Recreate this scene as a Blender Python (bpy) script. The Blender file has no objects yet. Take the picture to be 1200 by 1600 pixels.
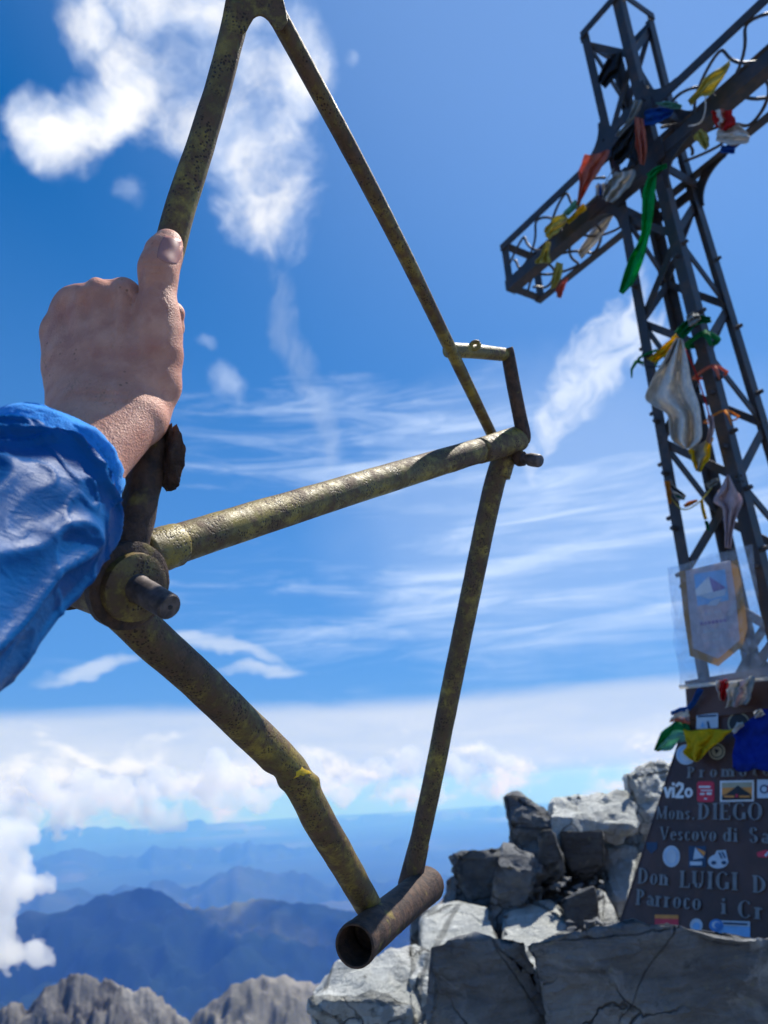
import bpy, bmesh, math, random
import numpy as np
from mathutils import Vector, Matrix, noise as mnoise
from mathutils.bvhtree import BVHTree

R = math.radians
scene = bpy.context.scene
COL = scene.collection
random.seed(7)
rng = np.random.default_rng(7)

# ------------------------------------------------------------------ camera
FOC = 1150.0                                   # focal length in pixels of the 1200x1600 photograph
PITCH, ROLL = R(20.33), R(-3.48)
EYE = np.array([0.0, 0.0, 1.6])
_r0 = np.array([1.0, 0, 0]); FWD = np.array([0, math.cos(PITCH), math.sin(PITCH)])
_u0 = np.array([0, -math.sin(PITCH), math.cos(PITCH)])
RGT = _r0 * math.cos(ROLL) + _u0 * math.sin(ROLL)
UPV = -_r0 * math.sin(ROLL) + _u0 * math.cos(ROLL)
cam = bpy.data.cameras.new('camera')
cam_ob = bpy.data.objects.new('camera', cam); COL.objects.link(cam_ob)
M = Matrix.Identity(4)
for i in range(3):
    M[i][0] = RGT[i]; M[i][1] = UPV[i]; M[i][2] = -FWD[i]; M[i][3] = EYE[i]
cam_ob.matrix_world = M
cam.sensor_fit = 'VERTICAL'; cam.sensor_height = 36.0; cam.sensor_width = 27.0
cam.lens = FOC / 1600 * 36.0
cam.clip_start = 0.02; cam.clip_end = 400000
cam.dof.use_dof = True; cam.dof.focus_distance = 0.60; cam.dof.aperture_fstop = 9.0
scene.camera = cam_ob

# ------------------------------------------------------------------ render settings
scene.render.engine = 'CYCLES'
scene.cycles.use_denoising = True
scene.cycles.volume_bounces = 8
scene.cycles.max_bounces = 8
scene.cycles.transparent_max_bounces = 12
scene.view_settings.view_transform = 'Standard'
scene.view_settings.look = 'None'
scene.view_settings.exposure = 0.45
scene.view_settings.gamma = 1.0
scene.view_settings.use_curve_mapping = False

# ------------------------------------------------------------------ sun and sky
SUN_EL, SUN_AZ = R(60), R(52)                  # ahead of the camera, to the right (azimuth from +Y towards +X)
SUN = np.array([math.cos(SUN_EL) * math.sin(SUN_AZ), math.cos(SUN_EL) * math.cos(SUN_AZ), math.sin(SUN_EL)])
sl = bpy.data.lights.new('sun', 'SUN'); sl.energy = 5.0; sl.angle = R(0.53); sl.color = (1.0, 0.95, 0.87)
so = bpy.data.objects.new('sun', sl); COL.objects.link(so)
so.rotation_euler = Vector(-SUN).to_track_quat('-Z', 'Y').to_euler()
SKY_STRENGTH = 0.13


def ray(px, py):
    d = FWD + RGT * ((px - 600) / FOC) - UPV * ((py - 800) / FOC)
    return d / np.linalg.norm(d)


def P(px, py, d):
    """The world point that the photograph shows at a pixel, d metres in front of the camera."""
    return EYE + d * (FWD + RGT * ((px - 600) / FOC) - UPV * ((py - 800) / FOC))


def proj(p):
    q = np.asarray(p) - EYE
    f = q @ FWD
    return 600 + FOC * (q @ RGT) / f, 800 - FOC * (q @ UPV) / f


class X:
    """Small expression wrapper round shader node sockets."""
    nt = None

    def __init__(s, sock): s.s = sock

    @staticmethod
    def m(op, *a, clamp=False):
        n = X.nt.nodes.new('ShaderNodeMath'); n.operation = op; n.use_clamp = clamp
        for i, v in enumerate(a):
            if isinstance(v, X): X.nt.links.new(v.s, n.inputs[i])
            else: n.inputs[i].default_value = v
        return X(n.outputs[0])

    def __add__(s, o): return X.m('ADD', s, o)
    __radd__ = __add__
    def __sub__(s, o): return X.m('SUBTRACT', s, o)
    def __rsub__(s, o): return X.m('SUBTRACT', o, s)
    def __mul__(s, o): return X.m('MULTIPLY', s, o)
    __rmul__ = __mul__
    def mx(s, o): return X.m('MAXIMUM', s, o)
    def mn(s, o): return X.m('MINIMUM', s, o)

    def ss(s, a, b, c=0.0, d=1.0, kind='SMOOTHSTEP'):
        n = X.nt.nodes.new('ShaderNodeMapRange'); n.interpolation_type = kind
        X.nt.links.new(s.s, n.inputs['Value'])
        n.inputs['From Min'].default_value = a; n.inputs['From Max'].default_value = b
        n.inputs['To Min'].default_value = c; n.inputs['To Max'].default_value = d
        return X(n.outputs['Result'])


def vmul(v, k):
    n = X.nt.nodes.new('ShaderNodeVectorMath'); n.operation = 'MULTIPLY'
    X.nt.links.new(v.s, n.inputs[0]); n.inputs[1].default_value = tuple(k); return X(n.outputs[0])


def vadd(v, k):
    n = X.nt.nodes.new('ShaderNodeVectorMath'); n.operation = 'ADD'
    X.nt.links.new(v.s, n.inputs[0])
    if isinstance(k, X): X.nt.links.new(k.s, n.inputs[1])
    else: n.inputs[1].default_value = tuple(k)
    return X(n.outputs[0])


def vdot(v, k):
    n = X.nt.nodes.new('ShaderNodeVectorMath'); n.operation = 'DOT_PRODUCT'
    X.nt.links.new(v.s, n.inputs[0]); n.inputs[1].default_value = tuple(k); return X(n.outputs['Value'])


def vcomb(x, y, z):
    n = X.nt.nodes.new('ShaderNodeCombineXYZ')
    for i, v in enumerate((x, y, z)):
        if isinstance(v, X): X.nt.links.new(v.s, n.inputs[i])
        else: n.inputs[i].default_value = v
    return X(n.outputs[0])


def vsep(v):
    n = X.nt.nodes.new('ShaderNodeSeparateXYZ'); X.nt.links.new(v.s, n.inputs[0])
    return X(n.outputs[0]), X(n.outputs[1]), X(n.outputs[2])


def nz(v, scale, detail=6, rough=0.55, dist=0.0, lac=2.0, color=False):
    n = X.nt.nodes.new('ShaderNodeTexNoise')
    X.nt.links.new(v.s, n.inputs['Vector'])
    n.inputs['Scale'].default_value = scale; n.inputs['Detail'].default_value = detail
    n.inputs['Roughness'].default_value = rough; n.inputs['Distortion'].default_value = dist
    n.inputs['Lacunarity'].default_value = lac
    return X(n.outputs['Color' if color else 'Fac'])


def vor(v, scale, feature='F1', rnd=1.0):
    n = X.nt.nodes.new('ShaderNodeTexVoronoi'); n.feature = feature
    X.nt.links.new(v.s, n.inputs['Vector']); n.inputs['Scale'].default_value = scale
    n.inputs['Randomness'].default_value = rnd
    return X(n.outputs['Distance'])


def mix(f, a, b, blend='MIX'):
    n = X.nt.nodes.new('ShaderNodeMix'); n.data_type = 'RGBA'; n.blend_type = blend
    for key, v in ((0, f), (6, a), (7, b)):
        if isinstance(v, X): X.nt.links.new(v.s, n.inputs[key])
        elif key == 0: n.inputs[0].default_value = v
        else: n.inputs[key].default_value = (*v, 1)
    return X(n.outputs[2])


def build_world():
    w = bpy.data.worlds.new('World'); scene.world = w; w.use_nodes = True
    nt = w.node_tree; nt.nodes.clear(); X.nt = nt
    out = nt.nodes.new('ShaderNodeOutputWorld'); bg = nt.nodes.new('ShaderNodeBackground')
    nt.links.new(bg.outputs[0], out.inputs[0])
    tc = nt.nodes.new('ShaderNodeTexCoord'); d = X(tc.outputs['Generated'])
    dx, dy, dz = vsep(d)
    sky = nt.nodes.new('ShaderNodeTexSky'); sky.sky_type = 'NISHITA'; sky.sun_disc = False
    sky.sun_elevation = SUN_EL; sky.sun_rotation = SUN_AZ; sky.altitude = 3800
    sky.air_density = 1.0; sky.dust_density = 0.6; sky.ozone_density = 2.0
    nt.links.new(vcomb(dx, dy, dz.mx(0.03)).s, sky.inputs['Vector'])
    hs = nt.nodes.new('ShaderNodeHueSaturation')
    hs.inputs['Hue'].default_value = 0.5; hs.inputs['Saturation'].default_value = 1.55
    hs.inputs['Value'].default_value = SKY_STRENGTH
    nt.links.new(sky.outputs[0], hs.inputs['Color'])
    glow = vdot(d, SUN).ss(0.60, 1.02)
    col = mix(glow * 0.46, X(hs.outputs[0]), (0.30, 0.46, 0.78))
    el = X.m('ARCSINE', dz); az = X.m('ARCTAN2', dx, dy)
    warp = nz(d, 5.0, 4, 0.6, color=True)
    dw = vadd(d, vmul(vadd(warp, (-0.5, -0.5, -0.5)), (0.10, 0.10, 0.10)))

    def blob(px, py, rx, ry, ang=0.0, src=None):
        c = ray(px, py); a = R(ang)
        t1 = ray(px + math.cos(a) * rx, py + math.sin(a) * rx) - c
        t2 = ray(px - math.sin(a) * ry, py + math.cos(a) * ry) - c
        a1 = vdot(src or dw, t1 / (t1 @ t1)); a2 = vdot(src or dw, t2 / (t2 @ t2))
        o1 = float(c @ t1 / (t1 @ t1)); o2 = float(c @ t2 / (t2 @ t2))
        a1 = a1 - o1; a2 = a2 - o2
        return 1.0 - (a1 * a1 + a2 * a2)

    def union(bl):
        u = blob(*bl[0])
        for b in bl[1:]: u = u.mx(blob(*b))
        return u.mx(-1.5)
    front = vdot(d, ray(600, 800)).ss(0.3, 0.45)
    fine = nz(dw, 7.5, 11, 0.60, 0.15)
    # --- broken cumulus high on the left, and a few fragments below it
    A = union([(345, 150, 150, 150), (410, 250, 105, 150, 20), (190, 170, 150, 60, -25), (85, 205, 60, 62),
               (150, 40, 70, 75), (300, 15, 190, 60), (395, 335, 40, 75), (245, 110, 90, 80), (455, 120, 70, 90)])
    A2 = union([(205, 300, 36, 26), (352, 600, 34, 42), (325, 535, 26, 16), (545, 90, 16, 20)])
    fa = A * 0.62 + (fine - 0.5) * 3.0 - 0.04
    ca = fa.ss(-0.15, 1.0)
    cb = (A2 * 0.5 + (fine - 0.5) * 2.2 - 0.05).ss(0.0, 0.9) * 0.55
    # --- scattered cumulus the rest of the way round the sky
    fo = (nz(dw, 2.6, 8, 0.6, 0.2) - 0.60) * 6.0
    co = fo.ss(0.0, 1.0) * (1.0 - vdot(d, ray(620, 650)).ss(0.62, 0.74)) * el.ss(R(8), R(18))
    # --- combed cirrus wedge beside the cross, thin streaks and veils
    tdir = ray(860, 720) - ray(985, 470); tdir = tdir / np.linalg.norm(tdir)
    nrm = np.cross(tdir, ray(900, 600)); nrm = nrm / np.linalg.norm(nrm)
    comb = vcomb(vdot(dw, tdir * 9), vdot(dw, nrm * 16), vdot(dw, ray(900, 600) * 6))
    cn = nz(comb, 1.6, 7, 0.62, 1.0)
    W = blob(935, 565, 150, 48, -60).mx(blob(985, 520, 75, 60, -50)).mx(blob(868, 680, 80, 26, -72)).mx(blob(846, 735, 40, 14, -85)).mx(-1.5)
    cw = (W * 0.8 + (cn - 0.5) * 2.9 + 0.12).ss(-0.1, 1.3) * 0.85
    S = blob(470, 560, 190, 30, 75).mx(blob(505, 680, 60, 26, 80)).mx(-1.5)
    cs = (S * 0.6 + (cn - 0.5) * 1.3 + 0.1).ss(0.0, 1.2) * 0.24
    flat = vcomb(vdot(dw, (3.0, 3.0, 0)), vdot(dw, (-1.0, 1.0, 0)), dz * 26.0)
    fn = nz(flat, 1.5, 8, 0.62, 0.6)
    V = blob(900, 860, 420, 130, -8).mx(blob(560, 690, 330, 90)).mx(blob(760, 960, 520, 120)).mx(-1.5)
    cv = (V * 0.32 + (fn - 0.5) * 2.2 + 0.08).ss(0.0, 1.1) * 0.78 * el.ss(R(2), R(12))
    veil = blob(900, 800, 520, 290, -10).ss(0, 1) * 0.34
    Ln = blob(140, 1044, 110, 15, -6).mx(blob(400, 1055, 80, 12, 0)).mx(blob(340, 1010, 110, 14, 20)).mx(-1.5)
    cl = (Ln * 0.6 + (fn - 0.5) * 1.5 + 0.1).ss(0, 0.9) * 0.6
    # --- level stratus and the cumulus bank beneath it, along the whole horizon
    lay = vcomb(az * 3.0, dz * 14.0, 0.0)
    sn = nz(lay, 1.2, 6, 0.6, 0.4)
    elw = el + (sn - 0.5) * R(2.2)
    cst = (elw.ss(R(-0.5), R(1.0)) * (1.0 - elw.ss(R(5.0), R(6.6)))) * 0.80
    lowc = (1.0 - el.ss(R(4), R(46), kind='LINEAR')) * 0.86
    pc = vcomb(az * 11.0, el * 19.0, 0.0)
    cun = nz(pc, 1.0, 9, 0.54, 0.35)
    cup = nz(vadd(pc, (-0.10, 0.22, 0)), 1.0, 5, 0.55, 0.25)
    big = nz(vcomb(az * 3.2, 3.0, 0.0), 1.0, 2, 0.5)
    band = 1.0 - X.m('ABSOLUTE', (el - R(0.6)) * (1 / R(4.6)))
    fcu = band * 0.85 + (cun - 0.5) * 3.1 + (big - 0.5) * 1.0 - 0.38 - az.ss(R(-12), R(10), 0.0, 0.25)
    ccu = fcu.ss(-0.05, 0.5)
    shade = ((cun - cup) * 4.2 + 0.50 + (el - R(0.3)) * (1 / R(7))).ss(0.05, 1.05)
    cucol = mix(shade, (0.33, 0.40, 0.54), (0.72, 0.74, 0.78))
    # --- blend
    wht = (0.60, 0.66, 0.75)
    col = mix(lowc, col, (0.105, 0.245, 0.53))
    col = mix((cv + veil).mn(1.0) * front, col, (0.50, 0.62, 0.83))
    col = mix(cs * front, col, wht)
    col = mix(cw * front, col, (0.62, 0.69, 0.81))
    col = mix((cl * front), col, wht)
    thick = (fa + (nz(dw, 16.0, 8, 0.6) - 0.5) * 1.8).ss(0.05, 1.0)
    col = mix((ca.mx(cb) * front), col, mix(thick, (0.50, 0.60, 0.79), (0.77, 0.78, 0.80)))
    col = mix(co, col, (0.74, 0.77, 0.82))
    col = mix(cst, col, mix(sn.ss(0.3, 0.7), (0.46, 0.54, 0.68), (0.60, 0.64, 0.71)))
    col = mix(ccu, col, cucol)
    nt.links.new(col.s, bg.inputs['Color'])
    bg.inputs['Strength'].default_value = 1.0


build_world()


# ------------------------------------------------------------------ materials
def mat(name, fn):
    m = bpy.data.materials.new(name); m.use_nodes = True
    nt = m.node_tree; X.nt = nt
    b = nt.nodes['Principled BSDF']; out = nt.nodes['Material Output']
    tc = nt.nodes.new('ShaderNodeTexCoord'); o = X(tc.outputs['Object'])
    fn(nt, b, o, out)
    return m


def setc(nt, b, key, v):
    if isinstance(v, X): nt.links.new(v.s, b.inputs[key])
    elif isinstance(v, tuple): b.inputs[key].default_value = (*v, 1)
    else: b.inputs[key].default_value = v


def bump(nt, b, h, strength=0.5, dist=0.002):
    n = nt.nodes.new('ShaderNodeBump'); n.inputs['Strength'].default_value = strength
    n.inputs['Distance'].default_value = dist
    nt.links.new(h.s, n.inputs['Height']); nt.links.new(n.outputs[0], b.inputs['Normal'])


def plain(name, c, rough=0.6, metal=0.0, var=0.15, sc=30, bmp=0.0):
    def fn(nt, b, o, out):
        n = nz(o, sc, 4)
        setc(nt, b, 'Base Color', mix(n.ss(0.3, 0.7), tuple(x * (1 - var) for x in c), tuple(min(1, x * (1 + var)) for x in c)))
        setc(nt, b, 'Roughness', rough); setc(nt, b, 'Metallic', metal)
        if bmp: bump(nt, b, n, bmp, 0.003)
    return mat(name, fn)


def cloth(name, c, transl=0.45, sc=60):
    def fn(nt, b, o, out):
        n = nz(o, sc, 4, 0.6)
        cc = mix(n.ss(0.3, 0.7), tuple(x * 0.82 for x in c), tuple(min(1, x * 1.08) for x in c))
        setc(nt, b, 'Base Color', cc); setc(nt, b, 'Roughness', 0.8); b.inputs['Specular IOR Level'].default_value = 0.2
        t = nt.nodes.new('ShaderNodeBsdfTranslucent'); nt.links.new(cc.s, t.inputs[0])
        ms = nt.nodes.new('ShaderNodeMixShader'); ms.inputs[0].default_value = transl
        nt.links.new(b.outputs[0], ms.inputs[1]); nt.links.new(t.outputs[0], ms.inputs[2])
        nt.links.new(ms.outputs[0], out.inputs[0])
    return mat(name, fn)


def m_frame(nt, b, o, out, worn=(0.22, 0.62)):
    big = nz(o, 13, 4, 0.6, 0.3); mid = nz(o, 110, 9, 0.72); sp = vor(o, 420); spn = nz(o, 60, 4)
    paint = mix(nz(o, 35, 4).ss(0.35, 0.65), (0.150, 0.112, 0.026), (0.32, 0.235, 0.034))
    rust = mix(mid.ss(0.3, 0.7), (0.040, 0.027, 0.018), (0.135, 0.078, 0.042))
    f = (big * 1.1 - 0.15 + (mid - 0.5) * 1.4).ss(*worn)
    c = mix(f, paint, rust)
    specks = (1.0 - sp.ss(0.22, 0.50)) * spn.ss(0.44, 0.60)
    c = mix(specks, c, (0.028, 0.014, 0.008))
    setc(nt, b, 'Base Color', c)
    setc(nt, b, 'Roughness', f * 0.28 + 0.42); setc(nt, b, 'Metallic', f * 0.15)
    bump(nt, b, nz(o, 420, 4, 0.7) + specks * -0.8 + f * 0.6, 0.55, 0.0008)


def m_rust(nt, b, o, out):
    mid = nz(o, 80, 6, 0.65, 0.3)
    c = mix(mid.ss(0.3, 0.7), (0.020, 0.012, 0.009), (0.105, 0.055, 0.032))
    c = mix(nz(o, 45, 3).ss(0.58, 0.72), c, (0.20, 0.15, 0.03))
    setc(nt, b, 'Base Color', c); setc(nt, b, 'Roughness', 0.72)
    bump(nt, b, mid + nz(o, 300, 4, 0.7), 0.8, 0.0015)


def m_axle(nt, b, o, out):
    n = nz(o, 120, 5, 0.6)
    setc(nt, b, 'Base Color', mix(n.ss(0.3, 0.7), (0.05, 0.042, 0.040), (0.16, 0.13, 0.12)))
    setc(nt, b, 'Roughness', 0.55); setc(nt, b, 'Metallic', 0.4)
    bump(nt, b, n, 0.5, 0.0008)


def m_skin(nt, b, o, out):
    n = nz(o, 40, 5, 0.6); fine = vor(o, 900); wr = nz(vmul(o, (1.0, 2.6, 1.0)), 260, 4, 0.6, 0.4); blot = nz(o, 90, 3)
    c = mix(n.ss(0.32, 0.68), (0.54, 0.232, 0.152), (0.70, 0.345, 0.232))
    c = mix(blot.ss(0.5, 0.75, 0, 0.5), c, (0.46, 0.165, 0.11))
    c = mix(nz(o, 22, 3).ss(0.55, 0.7, 0, 0.45), c, (0.50, 0.17, 0.12))
    c = mix((1.0 - vor(o, 160).ss(0.08, 0.2)) * nz(o, 30, 2).ss(0.5, 0.62), c, (0.30, 0.13, 0.075))
    setc(nt, b, 'Base Color', c); setc(nt, b, 'Roughness', 0.58); b.inputs['Specular IOR Level'].default_value = 0.35
    b.inputs['Subsurface Weight'].default_value = 0.18
    b.inputs['Subsurface Radius'].default_value = (1.0, 0.35, 0.2); b.inputs['Subsurface Scale'].default_value = 0.004
    bump(nt, b, fine * 0.7 + wr * 1.5 + n * 0.8 + vor(vmul(o, (1, 1.8, 1)), 420, 'DISTANCE_TO_EDGE') * 0.6, 0.45, 0.0009)


def m_nail(nt, b, o, out):
    setc(nt, b, 'Base Color', mix(nz(o, 150, 3), (0.40, 0.17, 0.135), (0.48, 0.22, 0.175)))
    setc(nt, b, 'Roughness', 0.38); b.inputs['Subsurface Weight'].default_value = 0.1
    b.inputs['Subsurface Scale'].default_value = 0.002


def m_nylon(nt, b, o, out):
    n = nz(o, 25, 4)
    setc(nt, b, 'Base Color', mix(n.ss(0.3, 0.7), (0.001, 0.060, 0.205), (0.002, 0.088, 0.285)))
    setc(nt, b, 'Roughness', nz(o, 60, 4).ss(0.3, 0.7, 0.36, 0.50)); b.inputs['Specular IOR Level'].default_value = 0.11
    b.inputs['Sheen Weight'].default_value = 0.0
    bump(nt, b, nz(o, 1400, 2) * 0.25 + nz(vmul(o, (1, 1, 2.5)), 60, 5, 0.6, 1.5), 0.33, 0.002)


def m_cuff(nt, b, o, out):
    n = nz(o, 300, 5, 0.7)
    c = mix(n.ss(0.3, 0.7), (0.006, 0.20, 0.60), (0.015, 0.31, 0.82))  # brighter than the sleeve: light on the cuff is put into its colour
    setc(nt, b, 'Base Color', c); setc(nt, b, 'Roughness', 0.9)
    b.inputs['Sheen Weight'].default_value = 0.5; b.inputs['Sheen Tint'].default_value = (0.2, 0.5, 1, 1)
    bump(nt, b, n + nz(o, 900, 3), 0.6, 0.001)


def m_iron(nt, b, o, out):
    n = nz(o, 18, 6, 0.65); g = nz(o, 140, 4, 0.7)
    c = mix(n.ss(0.42, 0.68), (0.040, 0.041, 0.047), (0.085, 0.058, 0.048))
    c = mix(g.ss(0.62, 0.8), c, (0.12, 0.085, 0.07))
    setc(nt, b, 'Base Color', c); setc(nt, b, 'Roughness', 0.55); setc(nt, b, 'Metallic', 0.2)
    bump(nt, b, g, 0.4, 0.001)


def m_plaque(nt, b, o, out):
    n = nz(o, 9, 6, 0.65); g = nz(o, 160, 4, 0.7)
    c = mix(n.ss(0.35, 0.7), (0.056, 0.025, 0.020), (0.095, 0.042, 0.032))
    c = mix(g.ss(0.62, 0.8), c, (0.12, 0.075, 0.058))
    st = nz(vmul(o, (30, 30, 3)), 1.0, 6, 0.65)
    c = mix(st.ss(0.52, 0.75, 0, 0.6), c, (0.10, 0.066, 0.055))
    c = mix(nz(vmul(o, (6, 6, 40)), 3.0, 3, 0.6).ss(0.66, 0.72, 0, 0.5), c, (0.14, 0.11, 0.10))
    setc(nt, b, 'Base Color', c); setc(nt, b, 'Roughness', st.ss(0.3, 0.7, 0.38, 0.62))
    bump(nt, b, g, 0.3, 0.001)


def rock_mat(name, c0, c1, pink=0.2):
    def fn(nt, b, o, out):
        n = nz(o, 3.0, 8, 0.65, 0.5); f = nz(o, 26, 7, 0.7); l = nz(o, 8, 5, 0.6, 1.2)
        st = nz(vmul(o, (1, 1, 4.5)), 6, 6, 0.65, 0.6)
        c = mix((n * 0.6 + st * 0.4).ss(0.35, 0.65), c0, c1)
        c = mix(l.ss(0.55, 0.72, 0, 0.8), c, tuple(min(1, x * 1.45) for x in c1))
        c = mix(nz(o, 5, 4).ss(0.58, 0.75, 0, pink), c, (0.42, 0.33, 0.29))
        c = mix(nz(o, 55, 6, 0.7).ss(0.56, 0.70, 0, 0.5), c, c0)
        c = mix(f.ss(0.58, 0.74, 0, 0.8), c, (0.045, 0.047, 0.045))
        c = mix(vor(o, 34).ss(0.10, 0.22, 0.5, 0.0) * l.ss(0.4, 0.6), c, (0.30, 0.31, 0.22))
        wv = vadd(o, vmul(nz(o, 5, 4, 0.6, color=True), (0.16, 0.16, 0.16)))
        ck = 1.0 - vor(vmul(wv, (1, 1, 1.8)), 4.5, 'DISTANCE_TO_EDGE').ss(0.0, 0.022)
        ck = ck * nz(o, 2.5, 3).ss(0.48, 0.60)
        c = mix(ck * 0.85, c, (0.03, 0.03, 0.03))
        setc(nt, b, 'Base Color', c); setc(nt, b, 'Roughness', 0.85); b.inputs['Specular IOR Level'].default_value = 0.3
        bump(nt, b, f * 1.1 + st * 1.8 + nz(o, 90, 6, 0.75) * 0.6 - ck * 1.2, 1.0, 0.018)
    return mat(name, fn)


def terrain_mat(name, cols, sc, b_dist, rough=0.95):
    def fn(nt, b, o, out):
        n = nz(o, sc, 9, 0.62, 0.4); l = nz(o, sc * 0.35, 5, 0.55); f = nz(o, sc * 7, 6, 0.7)
        c = mix(n.ss(0.35, 0.65), cols[0], cols[1])
        c = mix(l.ss(0.52, 0.66), c, cols[2])
        c = mix(f.ss(0.5, 0.8, 0, 0.6), c, cols[0])
        setc(nt, b, 'Base Color', c); setc(nt, b, 'Roughness', rough); b.inputs['Specular IOR Level'].default_value = 0.1
        bump(nt, b, n + f * 0.3, 0.8, b_dist)
    return mat(name, fn)


MAT = dict(
    frame=mat('flaking_paint', m_frame), worn=mat('worn_paint', lambda *a: m_frame(*a, worn=(0.08, 0.56))), rust=mat('rust', m_rust), axle=mat('worn_steel', m_axle), skin=mat('skin', m_skin),
    nail=mat('nail', m_nail), nylon=mat('nylon', m_nylon), cuff=mat('lit_cuff_fleece', m_cuff), iron=mat('dark_iron', m_iron),
    plaque=mat('brown_plate', m_plaque), hair=plain('arm_hair', (0.25, 0.15, 0.08), 0.4),
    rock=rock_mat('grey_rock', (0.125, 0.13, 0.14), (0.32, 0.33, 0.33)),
    rock_sunlit=rock_mat('sunlit_rock', (0.40, 0.42, 0.40), (0.66, 0.68, 0.65), 0.1),  # lighter copy for the sunlit boulders, sunlight put into the colour
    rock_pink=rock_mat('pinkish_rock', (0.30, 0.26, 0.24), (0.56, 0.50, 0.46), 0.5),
    rock_shaded=rock_mat('shaded_rock', (0.085, 0.090, 0.098), (0.20, 0.21, 0.215), 0.05),  # darker copy for boulders in shade, the shade deepened in the colour
    letter=plain('raised_letter', (0.21, 0.205, 0.205), 0.45, 0.2),
    black=plain('black', (0.02, 0.02, 0.022), 0.6), white=plain('white_print', (0.75, 0.76, 0.76), 0.6, 0, 0.05),
    red=plain('red_print', (0.62, 0.03, 0.06), 0.5, 0, 0.1), orange=plain('orange_print', (0.75, 0.28, 0.05), 0.5, 0, 0.1),
    blue=plain('blue_print', (0.05, 0.22, 0.55), 0.5, 0, 0.1), pale=plain('pale_print', (0.50, 0.58, 0.66), 0.5, 0, 0.08),
    navy=plain('navy_print', (0.02, 0.05, 0.11), 0.5, 0, 0.1), sky=plain('light_blue_print', (0.20, 0.45, 0.75), 0.5, 0, 0.1),
    tan=plain('tan_print', (0.40, 0.36, 0.24), 0.5, 0, 0.1), purple=plain('purple_print', (0.22, 0.14, 0.36), 0.5, 0, 0.1),
    bright=plain('bright_yellow_paint', (0.62, 0.40, 0.012), 0.45, 0, 0.25, 300), gold=cloth('gold_fringe', (0.42, 0.22, 0.07), 0.3, 300), pennant=cloth('pennant_cloth', (0.62, 0.60, 0.68), 0.35),
    c_yellow=cloth('yellow_cloth', (0.80, 0.58, 0.02), 0.5), c_blue=cloth('blue_cloth', (0.008, 0.04, 0.36), 0.4),
    c_green=cloth('green_cloth', (0.01, 0.22, 0.08), 0.45), c_bright_green=cloth('green_ribbon_cloth', (0.0, 0.42, 0.10), 0.5),
    c_white=cloth('white_cloth', (0.74, 0.70, 0.64), 0.28), c_red=cloth('red_cloth', (0.62, 0.03, 0.03), 0.45),
    c_salmon=cloth('salmon_cloth', (0.66, 0.22, 0.15), 0.5), c_dark=cloth('dark_cloth', (0.018, 0.02, 0.024), 0.1),
    c_olive=cloth('pale_yellow_cloth', (0.62, 0.55, 0.16), 0.5), c_teal=cloth('pale_green_cloth', (0.22, 0.50, 0.38), 0.5),
    c_orange=cloth('orange_cloth', (0.80, 0.34, 0.05), 0.5), c_pink=cloth('pinkish_cloth', (0.60, 0.48, 0.50), 0.45),
    c_grey=cloth('grey_cloth', (0.34, 0.35, 0.33), 0.3), c_cobalt=cloth('cobalt_cloth', (0.02, 0.13, 0.45), 0.45),
)


def m_plastic(nt, b, o, out):
    n = nz(o, 25, 4, 0.6, 1.0)
    t = nt.nodes.new('ShaderNodeBsdfTransparent'); t.inputs[0].default_value = (0.90, 0.93, 0.97, 1)
    setc(nt, b, 'Base Color', (0.75, 0.80, 0.86)); setc(nt, b, 'Roughness', 0.18)
    ms = nt.nodes.new('ShaderNodeMixShader')
    nt.links.new(n.ss(0.3, 0.75, 0.05, 0.26).s, ms.inputs[0])
    nt.links.new(t.outputs[0], ms.inputs[1]); nt.links.new(b.outputs[0], ms.inputs[2])
    nt.links.new(ms.outputs[0], out.inputs[0])
    bump(nt, b, n, 0.4, 0.01)


MAT['plastic'] = mat('clear_plastic', m_plastic)


# ------------------------------------------------------------------ object helpers
def tag(o, label=None, cat=None, group=None, kind=None):
    for k, v in (('label', label), ('category', cat), ('group', group), ('kind', kind)):
        if v: o[k] = v
    return o


def empty(name, loc, label=None, cat=None, group=None):
    o = bpy.data.objects.new(name, None); COL.objects.link(o); o.location = Vector(loc); o.empty_display_size = 0.1
    return tag(o, label, cat, group)


def origin_of(p):
    v = Vector((0, 0, 0))
    while p is not None: v = v + p.location; p = p.parent
    return np.array(v)


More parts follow.
